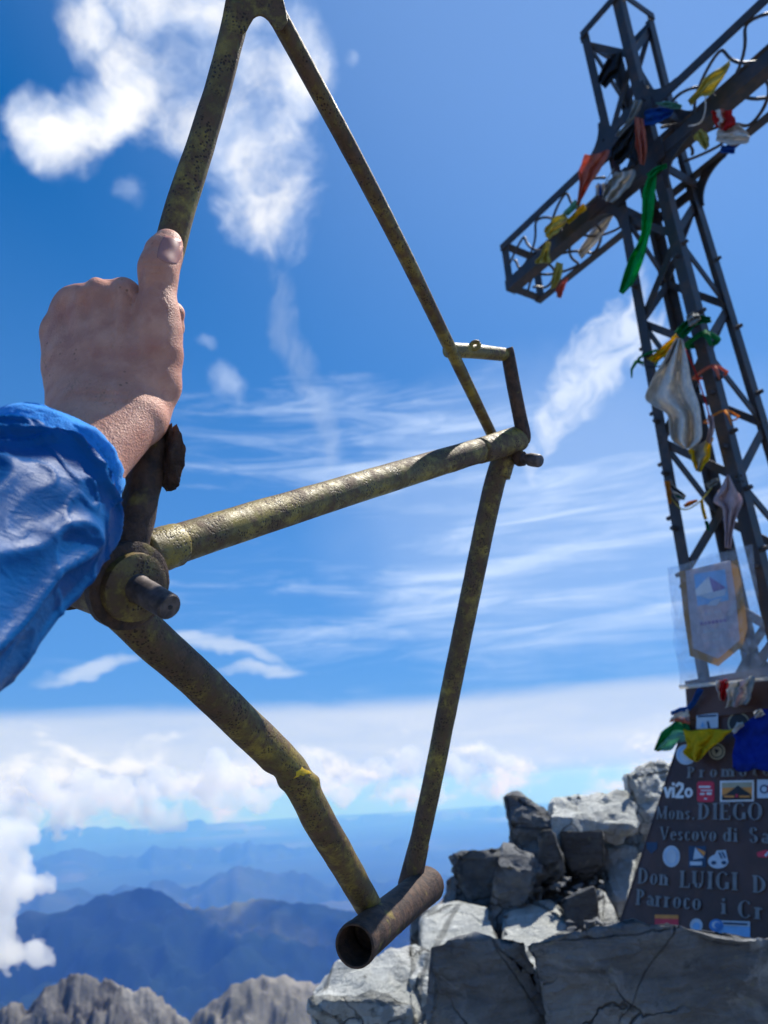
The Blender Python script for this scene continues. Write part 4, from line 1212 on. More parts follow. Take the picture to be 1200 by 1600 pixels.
F_('ribbon', 'pinkish ribbon between the white scarf and the front post', 'ribbon', [(1106, 648), (1108, 668), (1104, 690)], [(1114, 650), (1115, 672), (1110, 694)], 'c_pink', 0.05)
F_('ribbon', 'small orange pennant strung low between the two front posts', 'pennant', [(1068, 789), (1078, 783), (1090, 781)], [(1070, 793), (1078, 790), (1090, 783)], 'c_orange', 0.02)
F_('ribbon', 'thin yellow ribbon dangling next to the orange pennant', 'ribbon', [(1094, 781), (1097, 800), (1101, 812)], [(1098, 781), (1102, 800), (1105, 811)], 'c_yellow', 0.02)
F_('ribbon', 'dark green ribbon end below the thin yellow ribbon', 'ribbon', [(1101, 814), (1104, 826)], [(1106, 814), (1109, 830)], 'c_green', 0.02)
F_('ribbon', 'brown yellow ribbon tied to the left post', 'ribbon', [(1038, 752), (1041, 768), (1045, 788)], [(1046, 752), (1048, 768), (1049, 786)], 'c_orange', 0.02)
F_('scarf', 'tangle of grey rags tied to the left post', 'scarf', [(1046, 748), (1058, 762), (1072, 774)], [(1052, 776), (1060, 782), (1070, 780)], ['c_grey', 'c_dark', 'c_white', 'c_green', 'c_grey'], 0.035, amp=0.02)
F_('scarf', 'pale kerchief with a long pink tail low on the front post', 'scarf', [(1136, 742), (1124, 765), (1112, 785), (1130, 795), (1132, 825), (1133, 856)], [(1138, 742), (1150, 765), (1159, 786), (1152, 803), (1147, 820), (1142, 857)], 'c_pink', 0.06, nu=36)
F_('ribbon', 'grey strings wound round the back post beside the pale kerchief', 'ribbon', [(1102, 757), (1112, 750), (1122, 746)], [(1108, 764), (1118, 757), (1124, 750)], 'c_grey', 0.02)


def tie(label, sb, sn, z, m, name='tie', r_=0.005, w=0.064):
    c = corner(sb, sn, z); c1 = c - sb * BD * w; c2 = c - sn * ND * w
    o1 = sb * BD * 0.008 + sn * ND * 0.008
    pts = catmull([c2 + sb * BD * .010, c + o1 + UZ * 0.006, c1 + sn * ND * .010, c1 - sn * ND * .012, c2 - sb * BD * .012 - UZ * 0.004, c2 + sb * BD * .010], 5)
    mb = MB().tube(pts, r_, 7)
    k = c + o1 * 1.6
    mb.tube([k, k + o1 * 2 - UZ * 0.03, k + o1 * 2.5 - UZ * 0.065], [r_ * 1.5, r_, r_ * .5], 6)
    return tag(mb.build(name, m, None, True), label, 'tie', 'cords tied round the posts')


tie('green cord tied round the left post beside the white scarf', 1, 1, 1.41, 'c_green')
tie('green band tied round the front post below the green scarf', -1, 1, 1.36, 'c_green', r_=0.009)
tie('orange cord tied round the front post above the white scarf tip', -1, 1, 1.23, 'c_salmon')
tie('thin brown cord round the front post, lowest of the cords', -1, 1, 1.06, 'c_orange', r_=0.003)


def cord(label, pts, m, sag=0.02, r_=0.0022):
    c_ = catmull([near(*p) for p in pts], 8)
    for i in range(len(c_)): c_[i, 2] -= sag * math.sin(math.pi * i / (len(c_) - 1))
    tag(MB().tube(c_, r_, 6).build('cord', m, None, True), label, 'cord', 'loose cords strung on the cross')


cord('thin white cord looped from the right arm over the junction', [(1102, 150, .06), (1100, 168, .07), (1092, 186, .07), (1076, 197, .065)], 'c_white')
cord('thin grey cord strung along the left arm between the yellow flags', [(856, 362, .05), (885, 338, .06), (930, 300, .06), (960, 262, .05)], 'c_grey')
cord('dark cord hanging from the green knot to the white scarf tip', [(1058, 528, .06), (1040, 560, .07), (1010, 566, .05), (996, 566, .02)], 'c_dark')
cord('red cord hanging inside the shaft right of the big white scarf', [(1070, 545, .05), (1086, 580, .05), (1100, 620, .05), (1110, 655, .05)], 'c_red', 0.0)
cord('thin yellow cord strung low between the two front posts', [(1046, 775, .03), (1066, 792, .03), (1090, 782, .03), (1112, 762, .03)], 'c_olive', 0.01)


# the pennant in its clear plastic pocket, and the cloths round the top of the plaque
def pock(px, py, off): return on_plane(px, py, AX3 + ND * (half(0.4) + 0.05 + off), ND)


pk = empty('plastic_pocket', pock(1118, 1068, 0), 'clear plastic pocket strapped across the shaft above the plaque', 'pocket')
sheet([(1043, 887), (1052, 975), (1062, 1073)], [(1176, 850), (1188, 955), (1212, 1058)], 0.010, 0.004, 1.0, 3, 20, 16, surf=pock, wob=0.006).build('front_sheet', 'plastic', pk, True)
sheet([(1043, 887), (1052, 975), (1062, 1073)], [(1176, 850), (1188, 955), (1212, 1058)], -0.006, 0.002, 1.0, 5, 12, 10, surf=pock, wob=0.003).build('back_sheet', 'plastic', pk, True)
sheet([(1060, 1070), (1130, 1065), (1212, 1056)], [(1062, 1077), (1132, 1070), (1212, 1062)], 0.012, 0.002, 1.0, 5, 20, 4, surf=pock).build('sealed_edge', 'c_white', pk, True)
pn = empty('pennant', pock(1115, 880, 0), 'white pennant with gold fringe and a mountain emblem inside the plastic pocket', 'pennant')
go = [(1061, 893), (1108, 884), (1153, 874), (1162, 930), (1168, 982), (1160, 1010), (1122, 1041), (1078, 1025), (1068, 960)]
layered('fringe', [('gold', go)], pock, pn, ND, 0.0, 0.001)
layered('cloth', [('pennant', [(1071, 892), (1141, 875), (1149, 930), (1156, 1000), (1122, 1029), (1083, 1013), (1077, 960)])], pock, pn, ND, 0.0012, 0.001)
layered('emblem', [('sky', [(1084, 897), (1133, 889), (1139, 938), (1090, 947)]), ('white', [(1086, 922), (1107, 901), (1115, 928), (1088, 931)]), ('purple', [(1108, 901), (1134, 918), (1115, 929), (1111, 914)]), ('pale', [(1088, 931), (1136, 920), (1132, 930), (1110, 936), (1096, 932)]), ('pale', [(1104, 947), (1112, 938), (1128, 934), (1120, 946)])], pock, pn, ND, 0.0026, 0.0005)
for x0, y0, x1, h_ in ((1101, 958, 1113, 3), (1116, 955, 1128, 3), (1094, 972, 1137, 5), (1100, 986, 1136, 2.5), (1100, 1000, 1134, 2.5)):
    layered('print', [('purple' if h_ == 5 else 'pale', rect(x0 + k, y0 - k * 0.14, min(x1, x0 + k + 4.5), y0 + h_ - k * 0.14)) for k in np.arange(0, x1 - x0, 6.0)], pock, pn, ND, 0.0026, 0.00005)
G2 = 'cloths around the top of the plaque'
F_('ribbon', 'red tongue shaped ribbon hanging out below the plastic pocket', 'ribbon', [(1119, 1064), (1120, 1078), (1126, 1094)], [(1136, 1062), (1137, 1078), (1131, 1095)], ['c_white', 'c_red', 'c_red', 'c_red'], 0.06, G2)
F_('bag', 'crumpled grey white plastic bag under the right of the pocket', 'bag', [(1141, 1064), (1138, 1085), (1134, 1106)], [(1178, 1058), (1176, 1085), (1166, 1100)], ['c_white', 'c_grey', 'c_pink', 'c_white', 'c_grey'], 0.07, G2, amp=0.02)
F_('ribbon', 'blue strap running from the pocket down to the left of the plaque', 'ribbon', [(1048, 1112), (1062, 1106), (1076, 1102), (1092, 1074)], [(1049, 1118), (1064, 1112), (1080, 1108), (1099, 1078)], 'c_cobalt', 0.05, G2, folds=0.5, amp=0.004)


def plt(px, py, off): return on_plate(px, py, off)


F_('flag', 'green white and red flag blown out to the left of the plaque', 'flag', [(1076, 1108), (1060, 1112), (1048, 1122)], [(1077, 1132), (1062, 1127), (1046, 1128)], ['c_white', 'c_white', 'c_pink', 'c_salmon'], 0.05, G2, band_axis='v', amp=0.006)
F_('flag', 'dark green and pale flag fluttering left of the yellow one', 'flag', [(1078, 1128), (1060, 1124), (1044, 1136), (1030, 1152), (1022, 1172)], [(1078, 1160), (1066, 1160), (1056, 1164), (1046, 1172), (1028, 1174)], ['c_green', 'c_green', 'c_teal', 'c_tan' if 'c_tan' in MAT else 'c_teal', 'c_teal'], 0.045, G2, amp=0.008)
F_('flag', 'bright yellow prayer flag across the top of the plaque', 'flag', [(1067, 1139), (1071, 1160), (1072, 1180), (1087, 1190)], [(1147, 1139), (1126, 1156), (1108, 1172), (1089, 1190)], 'c_yellow', 0.04, G2, surf=plt, amp=0.014)
F_('flag', 'blue prayer flag at the right edge over the plaque', 'flag', [(1148, 1142), (1176, 1121), (1200, 1109), (1230, 1106)], [(1144, 1198), (1162, 1206), (1190, 1206), (1232, 1208)], 'c_blue', 0.045, G2, surf=plt, amp=0.008, wob=0.012)
F_('ribbon', 'thin white cord end on top of the blue prayer flag', 'ribbon', [(1144, 1143), (1152, 1131), (1160, 1130)], [(1148, 1146), (1156, 1138), (1163, 1134)], 'c_white', 0.06, G2, surf=plt)
F_('ribbon', 'white tag above the blue prayer flag', 'ribbon', [(1178, 1112), (1188, 1108)], [(1180, 1122), (1196, 1116)], 'c_white', 0.06, G2, surf=plt)


# ------------------------------------------------------------------ the old bicycle frame
bbP = P(160, 902, 0.485); scP = P(802, 686, 0.885); htP = P(605, 1432, 0.79)
fn_ = np.cross(scP - bbP, htP - bbP); fn_ /= np.linalg.norm(fn_)
if fn_ @ RGT < 0: fn_ = -fn_                                             # axle direction, towards the right of the camera
bike = empty('bicycle_frame', P(605, 1480, 0.76), 'rusty yellow bicycle frame with a bent lower tube, held up against the sky', 'bicycle frame')


def wobble(amp, sc=60.0):
    def f(i, k, a, p, T, off):
        n = mnoise.noise(Vector(p * sc)) * amp
        return p + off / (np.linalg.norm(off) + 1e-9) * n
    return f


pts, rr = pxpath([(158, 890, 0.487, 33.5), (320, 836, 0.552, 30.2), (480, 786, 0.645, 25.8), (640, 737, 0.757, 21.9), (753, 703, 0.842, 19.3), (806, 687, 0.884, 18.6)], 10)
MB().tube(pts, rr, 30, endfn=wobble(0.0004)).build('seat_tube', 'frame', bike, True)
pts, rr = pxpath([(176, 935, 0.490, 34), (232, 993, 0.510, 32), (310, 1063, 0.545, 30), (380, 1131, 0.585, 28.8), (425, 1174, 0.612, 28.6), (452, 1204, 0.63, 28.6), (466, 1222, 0.638, 25.5), (482, 1250, 0.65, 25.2), (500, 1285, 0.665, 25.2), (535, 1344, 0.705, 23.2), (567, 1400, 0.745, 21.2), (590, 1440, 0.775, 20)], 9)


def dent(i, k, a, p, T, off):                                            # the crease where the tube was bent
    x, y = proj(p); n = mnoise.noise(Vector(p * 60)) * 0.0004
    d = math.exp(-((y - 1218) / 9.0) ** 2)
    side = (off / np.linalg.norm(off)) @ RGT
    n += d * (0.0035 * max(0, side) - 0.0040 * max(0, -side) - 0.003 * max(0, -(off / np.linalg.norm(off)) @ FWD))
    return p + off / np.linalg.norm(off) * n


MB().tube(pts, rr, 30, endfn=dent).build('down_tube', 'worn', bike, True)
pts, rr = pxpath([(794, 690, 0.888, 16.8), (770, 766, 0.888, 16.2), (737, 920, 0.886, 15.8), (703, 1085, 0.88, 15.6), (677, 1215, 0.872, 15.2), (651, 1335, 0.862, 15.3), (636, 1400, 0.858, 15.6)], 10)
MB().tube(pts, rr, 26, endfn=wobble(0.0003)).build('top_tube', 'worn', bike, True)
# lugs: short sleeves over the tube ends
pts, rr = pxpath([(655, 1318, 0.865, 15.8), (648, 1348, 0.863, 17.0), (640, 1385, 0.860, 19)], 4)
MB().tube(pts, rr, 26).build('lug', 'rust', bike, True)
pts, rr = pxpath([(788, 715, 0.889, 18.0), (783, 735, 0.889, 17.2), (781, 746, 0.888, 16.2)], 4)
MB().tube(pts, rr, 24).build('lug', 'frame', bike, True)
pts, rr = pxpath([(222, 868, 0.505, 35.5), (256, 857, 0.520, 35), (274, 851, 0.529, 33.5), (278, 850, 0.531, 31.5)], 4)
MB().tube(pts, rr, 30, endfn=wobble(0.0006, 150)).build('lug', 'frame', bike, True)
pts, rr = pxpath([(748, 705, 0.838, 20.2), (775, 697, 0.860, 20.6), (808, 686, 0.886, 20.2), (812, 685, 0.889, 18)], 4)
MB().tube(pts, rr, 26).build('seat_lug', 'frame', bike, True)
# head tube: hollow, near end towards the camera
pts, rr = pxpath([(554, 1478, 0.690, 32.5), (558, 1474, 0.696, 33.2), (566, 1467, 0.705, 31.5), (580, 1455, 0.722, 30.6), (610, 1430, 0.775, 28.6), (645, 1401, 0.835, 27), (662, 1387, 0.865, 27.4), (668, 1382, 0.876, 27.6)], 4)
MB().tube(pts, rr, 36, inner=(0.0022, (0, 1), 12), endfn=wobble(0.0005)).build('head_tube', 'rust', bike, True)
# bottom bracket: shell, cups and the axle that points at the camera's right
sh = MB(); c0 = bbP - fn_ * 0.036; c1 = bbP + fn_ * 0.030
sh.tube([c0, c0 + fn_ * 0.004, bbP, c1 - fn_ * 0.004, c1], [0.0240, 0.0246, 0.0246, 0.0246, 0.0240], 40, endfn=wobble(0.0005))
shell = sh.build('bottom_bracket_shell', 'worn', bike, True)
smooth_angle(shell)
cup = MB().tube([c1 - fn_ * 0.003, c1 - fn_ * 0.002, c1 + fn_ * 0.004, c1 + fn_ * 0.0055], [0.0240, 0.0282, 0.0282, 0.0258], 40, endfn=wobble(0.0006, 200)).build('lock_ring', 'rust', shell, True); smooth_angle(cup)
cup = MB().tube([c1 + fn_ * 0.005, c1 + fn_ * 0.0105, c1 + fn_ * 0.012], [0.0222, 0.0216, 0.0180], 36, endfn=wobble(0.0004, 200)).build('bearing_cup', 'worn', shell, True); smooth_angle(cup)
cup = MB().tube([c0 + fn_ * 0.003, c0 + fn_ * 0.002, c0 - fn_ * 0.006, c0 - fn_ * 0.008], [0.0240, 0.0285, 0.0285, 0.0255], 40, endfn=wobble(0.0014, 180)).build('lock_ring', 'rust', shell, True); smooth_angle(cup)
a0 = c1 + fn_ * 0.010; adir = P(266, 949, 0.440) - a0; al = np.linalg.norm(adir); adir /= al
ax_ = MB().tube([a0 - adir * 0.004, a0, a0 + adir * 0.004, a0 + adir * (al * .45), a0 + adir * (al - .0015), a0 + adir * al], [0.0100, 0.0098, 0.0086, 0.0085, 0.0082, 0.0072], 24, endfn=wobble(0.0003, 150)).build('axle', 'axle', shell, True); smooth_angle(ax_)
MB().tube([a0 + adir * (al - .0004), a0 + adir * (al + .0006)], [0.0016, 0.0014], 12).build('centre_mark', 'black', shell)
# stays
pts, rr = pxpath([(150, 868, 0.490, 24), (166, 830, 0.495, 25), (206, 640, 0.514, 25), (246, 464, 0.528, 24.4), (280, 332, 0.537, 23.4), (312, 232, 0.543, 21.4), (340, 140, 0.546, 19.6), (358, 72, 0.548, 19.4), (372, 15, 0.55, 20)], 12)
MB().tube(pts, rr, 28, endfn=wobble(0.0003)).build('chain_stay', 'worn', bike, True)
pts, rr = pxpath([(420, 0, 0.552, 17), (442, 40, 0.558, 15.4), (498, 143, 0.588, 14.6), (562, 262, 0.633, 13.4), (634, 402, 0.70, 11.8), (704, 546, 0.80, 9.8), (768, 678, 0.905, 8.2)], 12)
MB().tube(pts, rr, 22, endfn=wobble(0.0002)).build('seat_stay', 'worn', bike, True)
# rear dropout: a forged plate between the two stays
dp = [(352, 2), (346, 34), (356, 48), (372, 58), (384, 52), (390, 40), (396, 30), (403, 25), (411, 26), (419, 33), (428, 46), (440, 48), (450, 34), (446, 12), (438, -20), (424, -48), (400, -58), (372, -50), (358, -24)]
dm = MB(); top = [P(x, y, 0.5435 + (x - 400) * 0.00004) for x, y in dp]; bot = [P(x, y, 0.5535 + (x - 400) * 0.00004) for x, y in dp]; n_ = len(dp)
cen = len(top); dm.add(top + bot, [tuple(range(n_))[::-1], tuple(range(n_, 2 * n_))] + [(k, (k + 1) % n_, n_ + (k + 1) % n_, n_ + k) for k in range(n_)])
do = dm.build('dropout', 'worn', bike)
bv = do.modifiers.new('soft edge', 'BEVEL'); bv.width = 0.003; bv.segments = 3; bv.limit_method = 'ANGLE'
# broken stay beside the bottom bracket, open and torn at its end
rj = random.Random(5); jag = [rj.uniform(-.016, .007) for _ in range(26)]
pts, rr = pxpath([(196, 868, 0.474, 30), (206, 835, 0.477, 29.6), (220, 775, 0.482, 27.6), (230, 735, 0.486, 25.5), (238, 705, 0.490, 22), (246, 682, 0.493, 17), (250, 668, 0.495, 14)], 6)
nlast = len(pts) - 1


def torn(i, k, a, p, T, off):
    q = p + off / np.linalg.norm(off) * mnoise.noise(Vector(p * 90)) * 0.0014
    if i >= nlast - 3: q = q + T * jag[k] * (1 - (nlast - i) / 4)
    return q


MB().tube(pts, rr, 26, endfn=torn, inner=(0.0016, (1,))).build('broken_stay', 'rust', bike, True, label='torn off stump of the other chain stay')
fl = [(262, 665), (268, 661), (270, 668), (277, 662), (284, 678), (290, 702), (289, 727), (279, 745), (281, 758), (276, 766), (262, 768), (255, 754), (252, 728), (258, 700)]
dm = MB(); n_ = len(fl)
L1 = [P(x, y, 0.480 + 0.00022 * (290 - x)) for x, y in fl]; L2 = [P(x - 2, y + 1, 0.484 + 0.00022 * (290 - x)) for x, y in fl]
mid1 = P(268, 712, 0.4795); mid2 = P(266, 712, 0.4885)
dm.add(L1 + L2 + [mid1, mid2], [(k, 2 * n_, (k + 1) % n_) for k in range(n_)] + [(n_ + (k + 1) % n_, 2 * n_ + 1, n_ + k) for k in range(n_)] + [(k, (k + 1) % n_, n_ + (k + 1) % n_, n_ + k) for k in range(n_)])
fo = dm.build('torn_flap', 'rust', bike, label='dark ripped flap of steel')
sb_ = fo.modifiers.new('detail', 'SUBSURF'); sb_.subdivision_type = 'SIMPLE'; sb_.levels = 3; sb_.render_levels = 3
tx = bpy.data.textures.new('rag', 'CLOUDS'); tx.noise_scale = 0.007
dsp = fo.modifiers.new('rag', 'DISPLACE'); dsp.texture = tx; dsp.strength = 0.004; dsp.texture_coords = 'LOCAL'
# cut stump of the other seat stay, the bridge between the stays and the clamp bolt
pts, rr = pxpath([(791, 545, 0.868, 10.6), (794, 556, 0.869, 10.6), (802, 600, 0.874, 10.8), (812, 650, 0.879, 10.9), (818, 680, 0.882, 11.4), (818, 692, 0.883, 9.5)], 5)
MB().tube(pts, rr, 22, inner=(0.0013, (0,), 5)).build('broken_stay', 'rust', bike, True, label='cut stump of the other seat stay, open at the top')
pts, rr = pxpath([(700, 547, 0.802, 12), (740, 549, 0.83, 11.4), (787, 554, 0.866, 10.4)], 5)
br = MB().tube(pts, rr, 20).build('brake_bridge', 'frame', bike, True)
c = P(742, 540, 0.818); th = np.linspace(0, 2 * math.pi, 15)[:-1]
e1 = RGT * 0.8 + UPV * 0.45; e1 /= np.linalg.norm(e1); e2 = np.cross(FWD, e1); e2 /= np.linalg.norm(e2)
ring = [c + (e1 * math.cos(t) + e2 * math.sin(t) * 0.75) * 0.0050 for t in np.r_[th, 0]]
MB().tube(ring, 0.0026, 8).build('eyelet', 'frame', br, True)
pts, rr = pxpath([(806, 706, 0.884, 9), (812, 716, 0.880, 12.5), (818, 717, 0.876, 12)], 3)
MB().tube(pts, rr, 8).build('clamp_lug', 'rust', bike)
pts, rr = pxpath([(812, 716, 0.879, 8.5), (824, 717, 0.872, 8.6), (829, 718, 0.869, 10.6), (841, 720, 0.862, 10.6), (844, 720.5, 0.860, 9)], 3)
MB().tube(pts, rr, 16).build('clamp_bolt', 'axle', bike, True)


def sunny_paint_chip(host, poly, n=9):
    """Bright yellow on a tube, original paint and on the head tube also painted sunlight: a thin scale that follows the tube's surface."""
    o = next(c_ for c_ in bike.children if c_.name == host)
    base = origin_of(o)
    t = BVHTree.FromPolygons([tuple(np.array(v.co) + base) for v in o.data.vertices], [tuple(p.vertices) for p in o.data.polygons])
    cx = sum(p[0] for p in poly) / len(poly); cy = sum(p[1] for p in poly) / len(poly)
    mb = MB(); rings = []
    for k in range(4):
        ring = []
        for x, y in poly:
            f_ = (k + 0.02) / 3
            r_ = ray(cx + (x - cx) * f_, cy + (y - cy) * f_); h_ = t.ray_cast(Vector(EYE), Vector(r_))
            if h_[0] is None: return
            ring.append(np.array(h_[0]) + np.array(h_[1]) * (0.0004 if k < 3 else -0.0001))
        rings.append(ring)
    m_ = len(poly); mb.v = [tuple(p) for r_ in rings for p in r_]
    mb.f = [(a * m_ + i, a * m_ + (i + 1) % m_, (a + 1) * m_ + (i + 1) % m_, (a + 1) * m_ + i) for a in range(3) for i in range(m_)]
    mb.mi = [0] * len(mb.f)
    mb.build('sunny_paint_chip', 'bright', o, True)


sunny_paint_chip('head_tube', [(604, 1399), (614, 1388), (624, 1381), (634, 1378), (638, 1386), (647, 1391), (635, 1395), (624, 1394), (613, 1404)])  # sun on the yellow head tube, painted in as bright colour
sunny_paint_chip('down_tube', [(456, 1218), (462, 1205), (472, 1197), (484, 1203), (487, 1209), (474, 1213)])


# ------------------------------------------------------------------ the person: a left hand and forearm, one continuous mesh
def cam_pt(px, py, d): return np.array([(px - 600) / FOC * d, -(py - 800) / FOC * d, d])      # camera frame: right, up, forward


def cap_sdf(g, a, b, ra, rb):
    ba = b - a; L2 = ba @ ba
    t = np.clip(((g - a) @ ba) / L2, 0, 1)
    return np.linalg.norm(g - a - t[..., None] * ba, axis=-1) - (ra + (rb - ra) * t)


def smin(a, b, k):
    h = np.clip(0.5 + 0.5 * (b - a) / k, 0, 1)
    return b * (1 - h) + a * h - k * h * (1 - h)


def arm_mesh():
    h = 0.0013
    lo = np.array([-0.32, -0.125, 0.355]); hi = np.array([-0.12, 0.215, 0.60])
    n = np.ceil((hi - lo) / h).astype(int)
    ax = [lo[i] + np.arange(n[i], dtype=np.float32) * h for i in range(3)]
    f = np.full(tuple(n), 1.0, np.float32)

    def put(chain, k, mode=smin):
        """chain: (px, py, depth, radius) joints; blended into the field inside its own bounding box"""
        nonlocal f
        P_ = [cam_pt(*c[:3]) for c in chain]; r = [c[3] for c in chain]
        l = np.min([p - q for p, q in zip(P_, r)], 0) - k - 0.012; u = np.max([p + q for p, q in zip(P_, r)], 0) + k + 0.012
        i0 = np.clip(((l - lo) / h).astype(int), 0, n - 2); i1 = np.clip(np.ceil((u - lo) / h).astype(int), i0 + 2, n)
        sl_ = tuple(slice(i0[i], i1[i]) for i in range(3))
        g = np.stack(np.meshgrid(*[ax[i][sl_[i]] for i in range(3)], indexing='ij'), -1)
        d = np.full(g.shape[:3], 1.0)
        for i in range(len(chain) - 1): d = np.minimum(d, cap_sdf(g, P_[i], P_[i + 1], r[i], r[i + 1])) if i == 0 else smin(d, cap_sdf(g, P_[i], P_[i + 1], r[i], r[i + 1]), 0.003)
        if mode is smin: f[sl_] = smin(f[sl_], d, k)
        else: f[sl_] = -smin(-f[sl_], d, k)
    # forearm
    put([(208, 658, .468, .0180), (146, 736, .430, .0160), (78, 802, .396, .0175), (0, 875, .362, .0190)], .010)
    put([(130, 645, .472, .0175), (96, 705, .442, .0180), (30, 795, .394, .0190), (-40, 870, .362, .0200)], .014)
    put([(168, 652, .468, .0195), (118, 722, .434, .0185), (48, 805, .390, .0200)], .012)
    # back of the hand
    put([(196, 645, .474, .0175), (196, 560, .494, .0160), (189, 468, .513, .0148)], .012)
    put([(172, 645, .473, .0180), (166, 560, .496, .0165), (148, 468, .519, .0148)], .012)
    put([(146, 645, .475, .0180), (136, 560, .501, .0165), (113, 480, .528, .0142)], .012)
    put([(118, 637, .482, .0175), (107, 575, .508, .0172), (97, 522, .531, .0144)], .012)
    put([(185, 620, .496, .0150), (175, 540, .512, .0140), (150, 490, .528, .0110)], .010)
    # thumb side: first metacarpal, thumb
    put([(222, 650, .484, .0170), (238, 600, .489, .0185), (245, 552, .492, .0170), (246, 500, .495, .0145)], .012)
    put([(246, 520, .494, .0150), (246, 478, .497, .0128), (247, 440, .501, .0122), (247.5, 420, .503, .0131)], .006)
    put([(247.5, 424, .503, .0130), (256, 396, .509, .0124), (262, 381, .512, .0098)], .004)
    put([(250, 410, .5075, .0115), (262, 384, .513, .0086)], .004)
    # fingers curled round behind the tube
    put([(189, 467, .514, .0140), (178, 458, .540, .0120), (172, 462, .556, .0112)], .0040)
    put([(172, 462, .556, .0112), (212, 472, .574, .0102)], .003)
    put([(212, 472, .574, .0102), (258, 484, .566, .0094), (271, 489, .556, .0086)], .003)
    put([(148, 467, .520, .0138), (130, 468, .545, .0115), (126, 476, .558, .0110)], .0045)
    put([(126, 476, .558, .0110), (180, 500, .580, .0102), (246, 508, .570, .0096), (270, 512, .558, .0088)], .003)
    put([(113, 480, .529, .0132), (100, 500, .553, .0108), (100, 512, .563, .0106)], .0045)
    put([(100, 512, .563, .0106), (155, 542, .578, .0100), (228, 548, .566, .0094), (246, 550, .556, .0085)], .003)
    put([(97, 522, .532, .0130), (90, 552, .552, .0096), (92, 562, .560, .0094)], .0045)
    put([(92, 562, .560, .0094), (145, 585, .568, .0088), (210, 588, .556, .0082)], .003)
    # knuckles and the tendons that lead to them
    for x, y, d, r in ((189, 466, .503, .0090), (147, 461, .508, .0095), (110, 474, .518, .0092), (88, 518, .523, .0085), (247, 424, .497, .0075), (233, 650, .470, .008), (122, 632, .460, .008)):
        put([(x, y, d, r), (x + 1, y + 2, d, r)], .007)
    for a, b in (((190, 470, .4985), (182, 600, .4665)), ((148, 468, .5045), (164, 600, .4660)), ((114, 482, .5145), (146, 605, .4690))):
        put([(*a, .0042), (*b, .0032)], .004)
    # folds: web of the thumb, creases over the thumb joint and the wrist
    for ch in ([(210, 476, .482, .0018), (214, 450, .486, .0022), (214, 425, .490, .003)],):
        put(ch, .004, mode=None)
    V, F = surface_nets(f, lo, h)
    # a little smoothing, then skin-scale unevenness
    nb = np.zeros_like(V); cn = np.zeros(len(V))
    for it in range(2):
        nb[:] = 0; cn[:] = 0
        for a, b in ((0, 1), (1, 2), (2, 3), (3, 0)):
            np.add.at(nb, F[:, a], V[F[:, b]]); np.add.at(cn, F[:, a], 1)
        V = V * 0.5 + 0.5 * nb / np.maximum(cn, 1)[:, None]
    V = V + (vnoise(V * 90)[:, None] * 0.0012) * np.array([0.3, 0.3, 1.0])
    qx = 600 + V[:, 0] / V[:, 2] * FOC; qy = 800 - V[:, 1] / V[:, 2] * FOC
    # creases: over the thumb joint, at the thumb web, across the wrist and the first knuckle
    for cx, cy, hw, sl_, dep, wd, zmax in ((247, 412, 24, .05, .0007, 2.4, .503), (246, 420, 27, .02, .0009, 2.4, .503), (247, 428, 25, -.04, .0007, 2.4, .503), (246, 438, 22, .05, .0004, 2.6, .503),
            (246, 462, 20, .10, .0004, 2.6, .496), (190, 452, 14, 1.1, .0008, 2.6, .53), (199, 458, 14, 1.25, .0009, 2.6, .53), (182, 446, 12, 0.9, .0006, 2.6, .53),
            (165, 616, 60, .02, .0008, 3.5, .478), (175, 628, 55, .05, .0006, 3.0, .476)):
        along = qx - cx; off = qy - cy - along * sl_
        off = off / math.sqrt(1 + sl_ * sl_)
        w = np.exp(-(off / wd) ** 2) * np.clip(1.3 - np.abs(along) / hw * 1.3, 0, 1) * (V[:, 2] < zmax)
        V[:, 2] += dep * w
    # hollows between the knuckles and between the tendons behind them
    for cx, cy, hl, ang, dep, wd in ((170, 470, 52, 88, .0030, 9), (131, 478, 52, 86, .0030, 9), (100, 500, 44, 78, .0028, 8), (207, 500, 46, 92, .0022, 10),
            (172, 560, 60, 89, .0010, 9), (140, 565, 60, 85, .0010, 9), (176, 449, 16, 60, .0011, 3.0), (196, 449, 16, 68, .0011, 3.0)):
        a_ = R(ang); al_ = (qx - cx) * math.cos(a_) + (qy - cy) * math.sin(a_); of_ = -(qx - cx) * math.sin(a_) + (qy - cy) * math.cos(a_)
        V[:, 2] += dep * np.exp(-(of_ / wd) ** 2) * np.clip(1.25 - np.abs(al_) / hl * 1.25, 0, 1) * (V[:, 2] < .528)
    # lower the outline a little between the knuckles
    for cx, cy, rr_, dep in ((171, 428, 13, 6.5), (130, 432, 13, 6.5), (92, 466, 15, 7.5)):
        w = np.exp(-(((qx - cx) / rr_) ** 2 + ((qy - cy) / rr_) ** 2))
        V[:, 1] -= dep * w * V[:, 2] / FOC
        V[:, 0] += dep * 0.4 * w * V[:, 2] / FOC
    W = EYE + V[:, :1] * RGT + V[:, 1:2] * UPV + V[:, 2:] * FWD
    return W, F


aw, af = arm_mesh()
person = MB().add(aw, af.tolist()).build('person', 'skin', None, True, loc=P(60, 800, 0.42))
tag(person, 'bare left hand and forearm in a blue jacket sleeve gripping the bicycle frame', 'person')
bvh = BVHTree.FromPolygons([tuple(v) for v in aw], [tuple(f_) for f_ in af])


def hit(px, py):
    r_ = ray(px, py); h_ = bvh.ray_cast(Vector(EYE), Vector(r_))
    return (np.array(h_[0]), np.array(h_[1])) if h_[0] is not None else (None, None)


